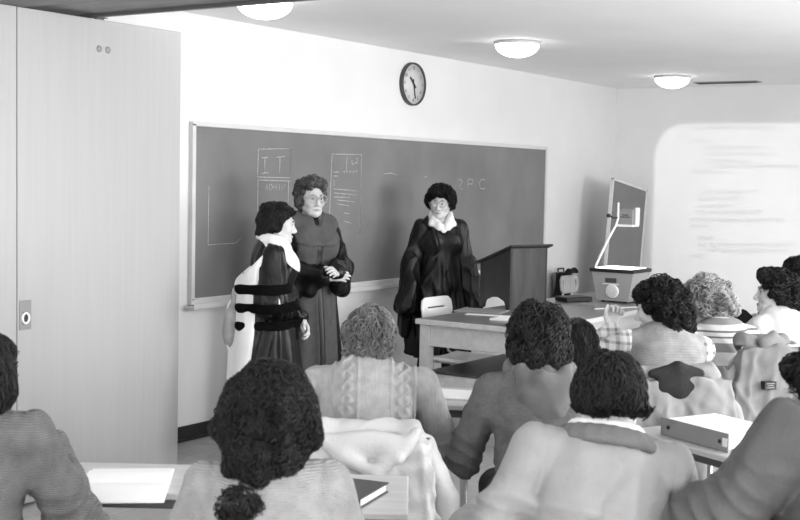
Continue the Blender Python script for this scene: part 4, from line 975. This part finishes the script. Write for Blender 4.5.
# ================================================================ THE SEATED STUDENTS
def seat_chair(c, lab, top=.74, mt='chairwood', back=.0, at=None):
    if at: return chair((at[0], at[1], 0), at[2], lab, 'student chairs', mt, top=top)
    th = c.head*D2R; return chair((c.loc[0]-math.cos(th)*back, c.loc[1]-math.sin(th)*back, 0), c.head, lab, 'student chairs', mt, top=top)

def s_ponytail():
    c = pose((-9.88, -3.54, 1.225), 35, lean=12, hyaw=4, hpitch=8, arms={1: (.17, .40, .80), -1: (-.17, .40, .80)}, shw=.132, shz=.03)
    r = person_root(c, 'person with long dark hair tied low, in pale sweater, seen from behind')
    body(c, r, hands={1: ((-.4, .9, -.05), (0, .1, 1), 25), -1: ((.4, .9, -.05), (0, .1, 1), 25)}); trousers(c, r, M['darktrousers'])
    top_garment(c, r, 'sweater', knit('cream_sweater', .28, 190, depth=.08), o=.014, folds=.006, ff=20, seed=41, bust=.01, creases=.007)
    S = SDF(); h = lambda x, y, z: hp(c, x, y, z)
    S.ell(h(0, -.02, .025), A(.094, .105, .098), c.HB, .02); S.ell(h(-.002, -.05, -.02), A(.108, .082, .085), c.HB, .03); S.ell(h(-.014, -.075, -.085), A(.078, .058, .06), c.HB, .03)
    S.chain([h(-.028, -.09, -.125), h(-.040, -.10, -.155)], [.036, .026], .02); S.ell(h(-.056, -.12, -.185), A(.044, .038, .034), c.HB, .010)
    S.disp(wob(45, .010, 52, 6, st=(.5, .5, 1.4))); S.disp(wob(46, .004, 130, 5)); hair_face_cut(S, c, -.12, .062, .06)
    tie = h(-.038, -.10, -.15)
    def fl(p):
        d = tie[None]-p; d /= np.linalg.norm(d, axis=1, keepdims=True)+1e-6; below = (p[:, 2] < tie[2])[:, None]
        return np.where(below, np.stack([np.sin(p[:, 2]*60), np.cos(p[:, 0]*70), -.6+0*p[:, 0]], 1), d*.7+A(0, 0, -.5)[None])
    finish_hair(S, c, r, hairmat('dark_frizzy_hair', .022, .42), vox=.006, n=7000, L=.10, steps=12, amp=.007, wl=.026, r=.0012, lock=.012, lf=40, flow=fl, seed=15, lift=.009, spread=.25)
    q = MB(); t0 = h(-.038, -.10, -.15); dz = nrm(h(-.040, -.10, -.155)-h(-.028, -.09, -.125)); a = nrm(np.cross(dz, A(1, 0, 0))); b2 = np.cross(dz, a)
    q.tube([t0+(a*math.cos(k)+b2*math.sin(k))*.030 for k in np.linspace(0, 2*math.pi, 25)[:-1]], .006, 8, True); q.build('hair_tie', M['black'], r)
    seat_chair(c, 'chair of the ponytailed person, hidden below the pale sweater', back=.02)
s_ponytail()

def s_left():
    c = pose((-9.92, -2.58, 1.225), 22, lean=10, hyaw=6, hpitch=10, arms={1: (.11, .30, .885), -1: (-.1, .38, .85)}, poles={1: (.62, -.25, -1), -1: (-.4, -.3, -1)}, shw=.165, shz=.035, knees={-1: ((-.06, .33, .53), (-.06, .22, .09)), 1: ((.11, .42, .51), (.11, .36, .09))})
    r = person_root(c, 'dark-haired person in gray knit sweater cut by the left edge, beside the partition')
    body(c, r, hands={1: ((-.6, .8, -.05), (0, .1, 1), 25), -1: ((.4, .9, -.05), (0, .1, 1), 25)}); trousers(c, r, M['skirt'])
    top_garment(c, r, 'knit_sweater', knit('gray_knit', .175, 165, depth=.35), o=.024, folds=.007, ff=22, seed=51, waist=.0, creases=.016, so=.032, puff=.008)
    S = SDF(); S.ell(c.pel+c.U*.03, A(.185, .142, .035), c.B, .01); S.mesh('belt', M['black'], r, .008)
    S = SDF(); hair_short(S, c, vol=.012); h = lambda x, y, z: hp(c, x, y, z)
    for s_ in (-1, 1): S.cap(h(s_*.07, -.03, -.02), h(s_*.072, -.045, -.12), .038, .026, .03)
    S.ell(h(0, -.075, -.08), A(.08, .05, .085), c.HB, .03); S.disp(wob(55, .006, 60)); hair_face_cut(S, c, -.12, .06, .05)
    finish_hair(S, c, r, hairmat('near_black_hair', .012), n=2600, L=.11, amp=.004, wl=.06, r=.0014, seed=17)
    seat_chair(c, 'chair of the gray-knit person beside the partition', back=.02)
s_left()

def s_cable():
    c = pose((-8.36, -2.76, 1.185), 35, lean=15, hyaw=-14, hpitch=6, arms={1: (.19, .33, .80), -1: (-.2, .38, .80)}, poles={1: (.55, -.25, -1), -1: (-.55, -.25, -1)}, shw=.185, shz=.04)
    r = person_root(c, 'gray-haired person in cream cable-knit sweater with white shirt collar')
    body(c, r, hands={1: ((-.6, .8, -.05), (0, .1, 1), 25), -1: ((.4, .9, -.05), (0, .1, 1), 25)}); trousers(c, r, plaid('plaid_cloth', .12, .03, 24))
    U, R_, F_, P0 = c.U, c.R, c.Fw, c.pel
    def cable(X, Y, Z):
        u = (X-P0[0])*R_[0]+(Y-P0[1])*R_[1]+(Z-P0[2])*R_[2]; v = (X-P0[0])*U[0]+(Y-P0[1])*U[1]+(Z-P0[2])*U[2]; w = (X-P0[0])*F_[0]+(Y-P0[1])*F_[1]+(Z-P0[2])*F_[2]
        hgt = 0
        for cx in (-.078, .125):
            for ph in (0, math.pi):
                du = u-cx-.017*np.sin(v*2*math.pi/.085+ph); hgt = np.maximum(hgt, .019*np.exp(-(du/.0105)**2)*(.75+.25*np.cos(v*2*math.pi/.085+ph)))
            for e in (-.042, .042): hgt = np.maximum(hgt, .010*np.exp(-((u-cx-e)/.005)**2))
        hgt = np.maximum(hgt, .0012*np.sin(u*2*math.pi/.012))
        return -hgt*(w < .02)
    top_garment(c, r, 'cable_sweater', knit('cream_cable_wool', .40, 200, axis=0, depth=.06), o=.022, folds=.005, ff=18, seed=61, vox=.0048, disp=cable, waist=-.02, puff=.012, creases=.005)
    S = SDF(); n = c.nb; ax = nrm(c.hc-c.nb); S.chain([n+c.R*-.06+c.Fw*.03+ax*.012, n+c.R*-.052-c.Fw*.04+ax*.028, n-c.Fw*.062+ax*.032, n+c.R*.052-c.Fw*.04+ax*.028, n+c.R*.06+c.Fw*.03+ax*.012], [.017]*5, .015); S.mesh('shirt_collar', M['whitecloth'], r, .006)
    S = SDF(); hair_short(S, c, vol=.004); S.disp(wob(65, .010, 58)); hair_face_cut(S, c, -.12, .06, .05)
    finish_hair(S, c, r, hairmat('silver_brown_hair', .30, .6), n=1800, L=.07, amp=.010, wl=.06, r=.0026, seed=19, lock=.013, lf=56)
    seat_chair(c, 'chair under the white jacket behind the cable-knit person', top=.80, back=.03); return c
c_cable = s_cable()

def s_hood():
    c = pose((-8.19, -3.36, 1.225), 35, lean=10, hyaw=-10, hpitch=8, arms={1: (.17, .36, .80), -1: (-.19, .33, .80)}, poles={1: (.4, -.3, -1), -1: (-.4, -.2, -1)}, shw=.16, knees={s_: ((s_*.10, .33, .53), (s_*.10, .20, .09)) for s_ in (-1, 1)})
    r = person_root(c, 'person in dark gray hooded sweatshirt with wavy dark hair, seen from behind')
    body(c, r, hands={1: ((-.6, .8, -.05), (0, .1, 1), 25), -1: ((.4, .9, -.05), (0, .1, 1), 25)}); trousers(c, r, M['jeans'])
    top_garment(c, r, 'sweatshirt', cloth('gray_sweatshirt', .115, bump=.5, bscale=120, var=.16), o=.024, folds=.008, ff=22, seed=71, puff=.004, creases=.012)
    S = SDF(); n = c.nb; U, R_, F_ = c.U, c.R, c.Fw      # hood lying on the back
    S.chain([n+R_*-.075+F_*.05-U*.01, n+R_*-.095-F_*.02+U*.012, n+R_*-.07-F_*.085-U*.005, n-F_*.115-U*.02, n+R_*.07-F_*.085-U*.005, n+R_*.095-F_*.02+U*.012, n+R_*.075+F_*.05-U*.01], [.022, .028, .030, .032, .030, .028, .022], .03)
    S.ell(n-F_*.10-U*.06+R_*.005, A(.115, .04, .075), c.B, .03); S.ell(n-F_*.115-U*.12+R_*.02, A(.075, .034, .055), c.B, .03)
    S.disp(crease(73, .009, 30)); S.ell(n-F_*.10+U*.03, A(.055, .04, .03), c.B, .02, 's'); S.disp(wob(72, .007, 40)); S.mesh('hood', cloth('gray_sweatshirt_hood', .115, bump=.2, sheen=.15), r, .006)
    S = SDF(); hair_short(S, c, vol=.010); h = lambda x, y, z: hp(c, x, y, z)
    for s_ in (-1, 1): S.cap(h(s_*.07, -.02, -.02), h(s_*.070, -.045, -.085), .036, .030, .02)
    S.ell(h(0, -.075, -.055), A(.088, .05, .075), c.HB, .02); S.disp(wob(75, .010, 46)); hair_face_cut(S, c, -.12, .06, .05)
    finish_hair(S, c, r, hairmat('dark_wavy_hair', .020), n=2600, L=.12, amp=.012, wl=.08, r=.0024, seed=21, lock=.014, lf=48)
    seat_chair(c, 'chair of the hooded-sweatshirt person', back=.03)
s_hood()

def s_jacket():
    c = pose((-9.13, -4.04, 1.225), 37, lean=12, side=9, hyaw=-4, hpitch=6, arms={1: (.14, .36, .80), -1: (-.27, .28, .74)}, poles={1: (.4, -.3, -1), -1: (-.6, -.3, -1)}, shw=.175, shz=.045)
    r = person_root(c, 'person in pale zip jacket with knit collar and short dark hair, nearest the camera')
    body(c, r, hands={1: ((-.6, .8, -.05), (0, .1, 1), 25), -1: ((.4, .9, -.05), (0, .1, 1), 25)}); trousers(c, r, M['jeans'])
    def ex(S): S.ell(c.pel+c.U*.20, A(.185, .15, .18), c.B, .04)
    top_garment(c, r, 'jacket', mat('pale_nylon', .27, .6, .06, 12, .6, 24, spec=.3), o=.032, folds=.009, ff=17, seed=81, extra=ex, so=.030, waist=-.10, creases=.024)
    n = c.nb; ax = nrm(c.hc-c.nb)
    def ring(o_, up, rr, k0=.07): return [n+c.R*math.sin(a)*(k0+o_)-c.Fw*(math.cos(a)*(k0-.005+o_)-.012)+ax*(up+.012*math.cos(a)) for a in np.linspace(-2.2, 2.2, 15)]
    S = SDF()
    for u_, o_ in ((.000, .050), (.009, .046), (.018, .040), (.026, .033)): S.chain(ring(o_, u_, 0), [.0115]*15, .006)
    S.mesh('knit_collar', cloth('gray_rib', .15, bump=.5), r, .005)
    S = SDF(); S.chain(ring(.014, .042, 0), [.0115]*15, .008); S.chain(ring(.020, .032, 0), [.0115]*15, .008); S.mesh('shirt_collar', M['whitecloth'], r, .006)
    S = SDF(); hair_short(S, c, vol=-.002); S.ell(hp(c, 0, -.062, -.025), A(.056, .036, .04), c.HB, .02); S.disp(wob(85, .006, 50)); S.plane(-c.HB[2], float(-c.HB[2]@hp(c, 0, 0, -.022)), .01); hair_face_cut(S, c, -.12, .06, .05)
    finish_hair(S, c, r, hairmat('dark_straight_hair', .016, .6), n=3000, L=.085, amp=.006, wl=.07, r=.0021, seed=23, lift=.009, lock=.010, lf=50)
    seat_chair(c, 'chair of the pale-jacket person nearest the camera', back=.04)
s_jacket()

def s_far_dark():
    c = pose((-7.62, -3.21, 1.104), 40, lean=10, hyaw=0, hpitch=14, arms={1: (.0, .34, .80), -1: (-.10, .40, .80)}, seat=.46, shw=.13)
    r = person_root(c, 'person with long dark hair half hidden behind the hooded sweatshirt')
    body(c, r, hands={1: ((-.6, .8, -.05), (0, .1, 1), 25), -1: ((.4, .9, -.05), (0, .1, 1), 25)}, vox=.007); trousers(c, r, M['jeans'])
    top_garment(c, r, 'dark_sweater', cloth('charcoal_wool', .03), o=.02, vox=.008, seed=91)
    S = SDF(); hair_short(S, c, vol=.012); h = lambda x, y, z: hp(c, x, y, z)
    for s_ in (-1, 1): S.cap(h(s_*.07, -.03, -.02), h(s_*.085, -.04, -.2), .042, .035, .03)
    S.ell(h(0, -.085, -.11), A(.095, .05, .14), c.HB, .03); S.disp(wob(95, .007, 50)); hair_face_cut(S, c, -.12, .06, .05)
    finish_hair(S, c, r, hairmat('black_long_hair', .012), n=2000, L=.15, amp=.005, wl=.08, r=.0016, seed=25)
s_far_dark()

def s_vest():
    c = pose((-6.88, -3.25, 1.23), 40, lean=14, side=5, hyaw=58, hpitch=12, arms={1: (.03, .34, .80), -1: (-.16, .27, 1.0)}, poles={1: (.05, -.3, -1), -1: (-1, .1, -.8)})
    r = person_root(c, 'person in pale vest over plaid shirt with dark curls, chin near hand')
    body(c, r, hands={1: ((-.6, .8, -.05), (0, .1, 1), 25), -1: ((.2, .2, .9), (-.2, .9, -.1), 70)}, vox=.0055); face_parts(c, r); trousers(c, r, M['jeans'])
    top_garment(c, r, 'plaid_shirt', plaid('plaid_shirt_cloth', .62, .20, 26), o=.016, seed=101, neckup=.04)
    top_garment(c, r, 'vest', knit('pale_vest_wool', .31, 150, depth=.10), o=.030, seed=102, arms=False, folds=.006)
    S = SDF(); hair_short(S, c, vol=.010); h = lambda x, y, z: hp(c, x, y, z)
    for s_ in (-1, 1): S.cap(h(s_*.07, -.04, -.02), h(s_*.068, -.07, -.10), .034, .030, .02)
    S.ell(h(0, -.085, -.055), A(.08, .055, .085), c.HB, .02); S.ell(h(0, .055, .075), A(.062, .038, .03), c.HB, .02); S.disp(wob(105, .010, 60)); hair_face_cut(S, c, -.13, .062, .045)
    finish_hair(S, c, r, hairmat('dark_curly_hair', .017), n=1900, L=.09, amp=.012, wl=.045, r=.0028, seed=27, lock=.014, lf=60)
    seat_chair(c, 'chair of the vest wearer under the pale coat with dark collar', top=.88, at=(-7.165, -3.38, 40)); return c
c_vest = s_vest()

def s_stripe():
    c = pose((-6.30, -3.22, 1.18), 52, lean=20, hyaw=40, hpitch=32, arms={1: (.15, .44, .80), -1: (-.16, .42, .80)}, poles={1: (.8, -.3, -.8), -1: (-.9, -.1, -.8)})
    r = person_root(c, 'person with blond curls in striped sweater bending over their notes')
    body(c, r, hands={1: ((-.5, .8, -.1), (0, .1, 1), 40), -1: ((.4, .9, -.05), (0, .1, 1), 25)}, vox=.0055); face_parts(c, r); trousers(c, r, M['jeans'])
    st = [(0, .50), (.22, .2), (.42, .50), (.52, .12), (.56, .50), (.64, .12), (.68, .50), (.80, .2), (.93, .50)]
    top_garment(c, r, 'striped_sweater', stripes('striped_knit', .7, st, 2, freq=1/.21), o=.022, seed=111, folds=.006)
    S = SDF(); hair_short(S, c, vol=.014); S.ell(hp(c, 0, -.085, -.03), A(.075, .05, .075), c.HB, .02); S.ell(hp(c, 0, .055, .08), A(.066, .04, .035), c.HB, .02); S.disp(wob(115, .011, 70)); hair_face_cut(S, c, -.13, .06, .03)
    finish_hair(S, c, r, hairmat('blond_curly_hair', .62, .45), n=1900, L=.06, amp=.014, wl=.034, r=.0030, seed=29, lock=.014, lf=64)
    seat_chair(c, 'chair of the striped-sweater person under the coat with a patch', top=.94, at=(-6.46, -3.49, 52)); return c
c_stripe = s_stripe()

def s_white():
    c = pose((-5.23, -3.30, 1.19), 66, lean=6, hyaw=50, hpitch=-2, arms={1: (.14, .40, .82), -1: (-.14, .40, .82)})
    r = person_root(c, 'person in white shirt with dark curls, in profile before the projected page')
    body(c, r, hands={1: ((-.6, .8, -.05), (0, .1, 1), 25), -1: ((.3, .9, .2), (0, .1, 1), 35)}, vox=.0055); face_parts(c, r); trousers(c, r, M['jeans'])
    top_garment(c, r, 'white_shirt', cloth('white_shirt_cotton', .55, bump=.15), o=.020, seed=121, folds=.007, ff=22, sleeve=.5, neckup=.02)
    S = SDF(); hair_short(S, c, vol=.012); S.ell(hp(c, 0, -.09, -.02), A(.075, .05, .085), c.HB, .02); S.ell(hp(c, 0, .045, .09), A(.062, .045, .03), c.HB, .02); S.disp(wob(125, .012, 56)); hair_face_cut(S, c, -.13, .06, .05)
    finish_hair(S, c, r, hairmat('dark_perm_hair', .013), n=1700, L=.07, amp=.014, wl=.045, r=.0032, seed=31, lock=.014, lf=60)
    q = MB(); w = c.wr[-1]; q.tube([w+A(.0, .07, -.02), w+A(-.02, .10, .10)], .004, 6); 
    seat_chair(c, 'chair of the white-shirted person', top=.78, back=.03); return c
s_white()

def s_edge():
    c = pose((-4.05, -3.09, 1.20), 70, lean=4, hyaw=0, hpitch=0)
    r = person_root(c, 'dark-clothed person at the right edge behind the white shirt')
    body(c, r, hands={1: ((-.6, .8, -.05), (0, .1, 1), 25), -1: ((.3, .9, .2), (0, .1, 1), 35)}, vox=.007); face_parts(c, r); trousers(c, r, M['jeans'])
    top_garment(c, r, 'black_jacket', cloth('black_wool', .012), o=.03, vox=.008, seed=131)
    S = SDF(); hair_short(S, c, vol=.016); S.ell(hp(c, 0, -.08, -.05), A(.085, .06, .10), c.HB, .03); S.disp(wob(135, .01, 56)); hair_face_cut(S, c, -.13, .06, .05)
    finish_hair(S, c, r, hairmat('dark_brown_wavy_hair', .016), n=1500, L=.08, amp=.010, wl=.05, r=.0018, seed=33)
    seat_chair(c, 'chair of the dark-clothed person at the right edge', back=.04)
s_edge()

def s_puffy():
    c = pose((-8.97, -4.53, 1.265), 66, lean=20, side=10, hyaw=10, hpitch=14, arms={1: (.12, .36, .78), -1: (.02, .34, .86)}, poles={1: (.6, -.3, -1), -1: (-1, .1, -.35)}, shw=.175, shz=.0, knees={-1: ((-.03, .43, .66), (.10, .50, .22))})
    r = person_root(c, 'person in dark padded jacket leaning forward at the right edge')
    body(c, r, hands={1: ((-.6, .8, -.05), (0, .1, 1), 25), -1: ((.4, .9, -.05), (0, .1, 1), 25)}); trousers(c, r, cloth('dark_corduroy', .06, bump=.5, bscale=120), o=.03)
    def ex(S): S.ell(c.pel+c.U*.25, A(.20, .165, .20), c.B, .04); S.cap(c.nb-c.Fw*.03, c.nb-c.Fw*.035+c.U*.05, .085, .088, .03)
    top_garment(c, r, 'padded_jacket', mat('dark_nylon', .075, .55, .1, 14, .25, 70, spec=.35), o=.042, folds=.012, ff=19, seed=141, extra=ex, so=.05, waist=-.05, creases=.026)
    S = SDF(); hair_short(S, c, vol=.014); S.ell(hp(c, 0, -.085, -.07), A(.09, .06, .10), c.HB, .03); S.disp(wob(145, .010, 50)); hair_face_cut(S, c, -.13, .06, .05)
    finish_hair(S, c, r, hairmat('dark_thick_hair', .018), n=2600, L=.09, amp=.009, wl=.06, r=.0018, seed=35)
    seat_chair(c, 'chair of the padded-jacket person at the right edge', back=.06)
s_puffy()

# ================================================================ COATS ON THE CHAIR BACKS
def coat(c, back, top, label, m, width=.42, seed=1, collar=None, hood=False, patch=False, length=.52, at=None, flare=.05, cr=.016, slack=0, thick=.03, name='jacket', sleeves=(1, 1), puff=0):
    th = c.head*D2R; x, y = c.loc[0]-math.cos(th)*back, c.loc[1]-math.sin(th)*back
    if at: x, y = at[0], at[1]
    t = empty(name, (x, y, 0), ((at[2] if at else c.head)-90)*D2R, label, 'jacket'); hw = width/2; yb = -.215
    wb = max(hw, .2)+slack
    def slot(S): S.fn(lambda X, Y, Z: np.maximum(np.maximum(np.abs(X)-(wb+.006), np.abs(Y-(yb+.003))-.038), Z-(top-.022)), (-wb-.01, yb-.045, top-length-.1), (wb+.01, yb+.05, top-.018), .004, 's')
    S = SDF(); S.cap((-hw+.05, yb+.01, top-.01), (hw-.05, yb+.01, top-.01), thick+.008, None, .03)
    S.cap((-hw+.05, yb, top-.02), (-hw-.02, yb-.01, top-.10), thick, thick*.9, .04); S.cap((hw-.05, yb, top-.02), (hw+.02, yb-.01, top-.10), thick, thick*.9, .04)
    def back_panel(X, Y, Z):
        t_ = np.clip((top-Z)/length, 0, 1); w_ = hw+.02+flare*t_; d = np.maximum(np.abs(X)-w_, np.abs(Y-(yb-.05-.05*t_-.012*np.sin(X*38+seed)*t_))-.030-puff)
        return np.maximum(d, np.maximum(Z-top+.02, top-length-Z))*.8
    S.fn(back_panel, (-hw-.1, yb-.17, top-length), (hw+.1, yb+.05, top), .03)
    S.disp(wob(seed, .007, 26, st=(1, 1, .35))); S.disp(crease(seed+3, cr, 34, st=(1, 1, .35))); S.disp(wob(seed+1, .004, 70)); slot(S); body_ = S.mesh('body', m, t, .006)
    for s_, on in zip((-1, 1), sleeves):
        if on:
            S = SDF(); S.chain([(s_*(hw-.01), yb-.0, top-.05), (s_*(hw+.06), yb-.03, top-.22), (s_*(hw+.075), yb-.05, top-.42), (s_*(hw+.07), yb-.04, top-.56)], [.036, .042, .040, .034], .025)
            S.disp(wob(seed+5+s_, .010, 36)); slot(S); S.mesh('sleeve', m, t, .007)
    if collar:
        S = SDF(); S.chain([(-hw+.10, yb-.055, top+.0), (0, yb-.065, top+.03), (hw-.10, yb-.055, top+.0)], [.016, .020, .016], .02); S.ell((0, yb-.068, top-.04), (hw*.46, .022, .06), None, .02); S.disp(wob(seed+9, .005, 40)); S.mesh('collar', collar, t, .006)
    if hood:
        S = SDF(); S.chain([(-hw+.02, yb-.05, top-.01), (-hw*.4, yb-.085, top-.075), (.02, yb-.10, top-.125), (hw*.5, yb-.09, top-.08), (hw-.04, yb-.05, top+.0)], [.016, .020, .022, .020, .016], .02)
        S.ell((0, yb-.06, top-.045), (hw*.80, .034, .05), None, .025); S.disp(wob(seed+9, .006, 34)); S.mesh('hood', m, t, .006)
    if patch:
        q = MB(); q.box((-.045, yb-.108, top-.185), (.058, .034, .036), Matrix.Identity(4), .002); p_ = q.build('patch', M['black'], t); p_['label'] = 'small black sewn label'
        for k in range(3):
            q = MB(); q.box((-.045, yb-.1255, top-.176-.009*k), (.04-.01*(k == 1), .002, .003), bevel=.0005); q.build('patch_stitch', M['midgray'], p_)
    return t
coat(c_cable, .05, .83, 'white hooded jacket hung on the chair behind the cable-knit person', mat('white_nylon', .47, .6, .04, 12, .2, 90), width=.40, seed=153, cr=.010, hood=True)
coat(c_vest, .08, .91, 'pale coat with dark collar hung on the chair behind the vest wearer', cloth('tan_coat', .27, bump=.2), width=.40, seed=161, at=(-7.165, -3.38, 40), sleeves=(0, 1), collar=cloth('dark_corduroy_collar', .03, bump=.5))
coat(c_stripe, .11, .98, 'gray coat with a small black patch hung behind the striped sweater', cloth('gray_parka', .18, bump=.2), width=.30, seed=171, flare=.11, at=(-6.46, -3.49, 52), collar=cloth('gray_parka_collar', .20, bump=.4), patch=True, hood=False, puff=.01)

at_chair = Ctx(); at_chair.head = -90; at_chair.loc = (-1.60, -.52, 0)
coat(at_chair, 0, .84, 'dark coat hung over the wooden chair by the front wall', cloth('black_coat', .012), width=.20, seed=181, length=.36, slack=.07, sleeves=(0, 0), thick=.024)
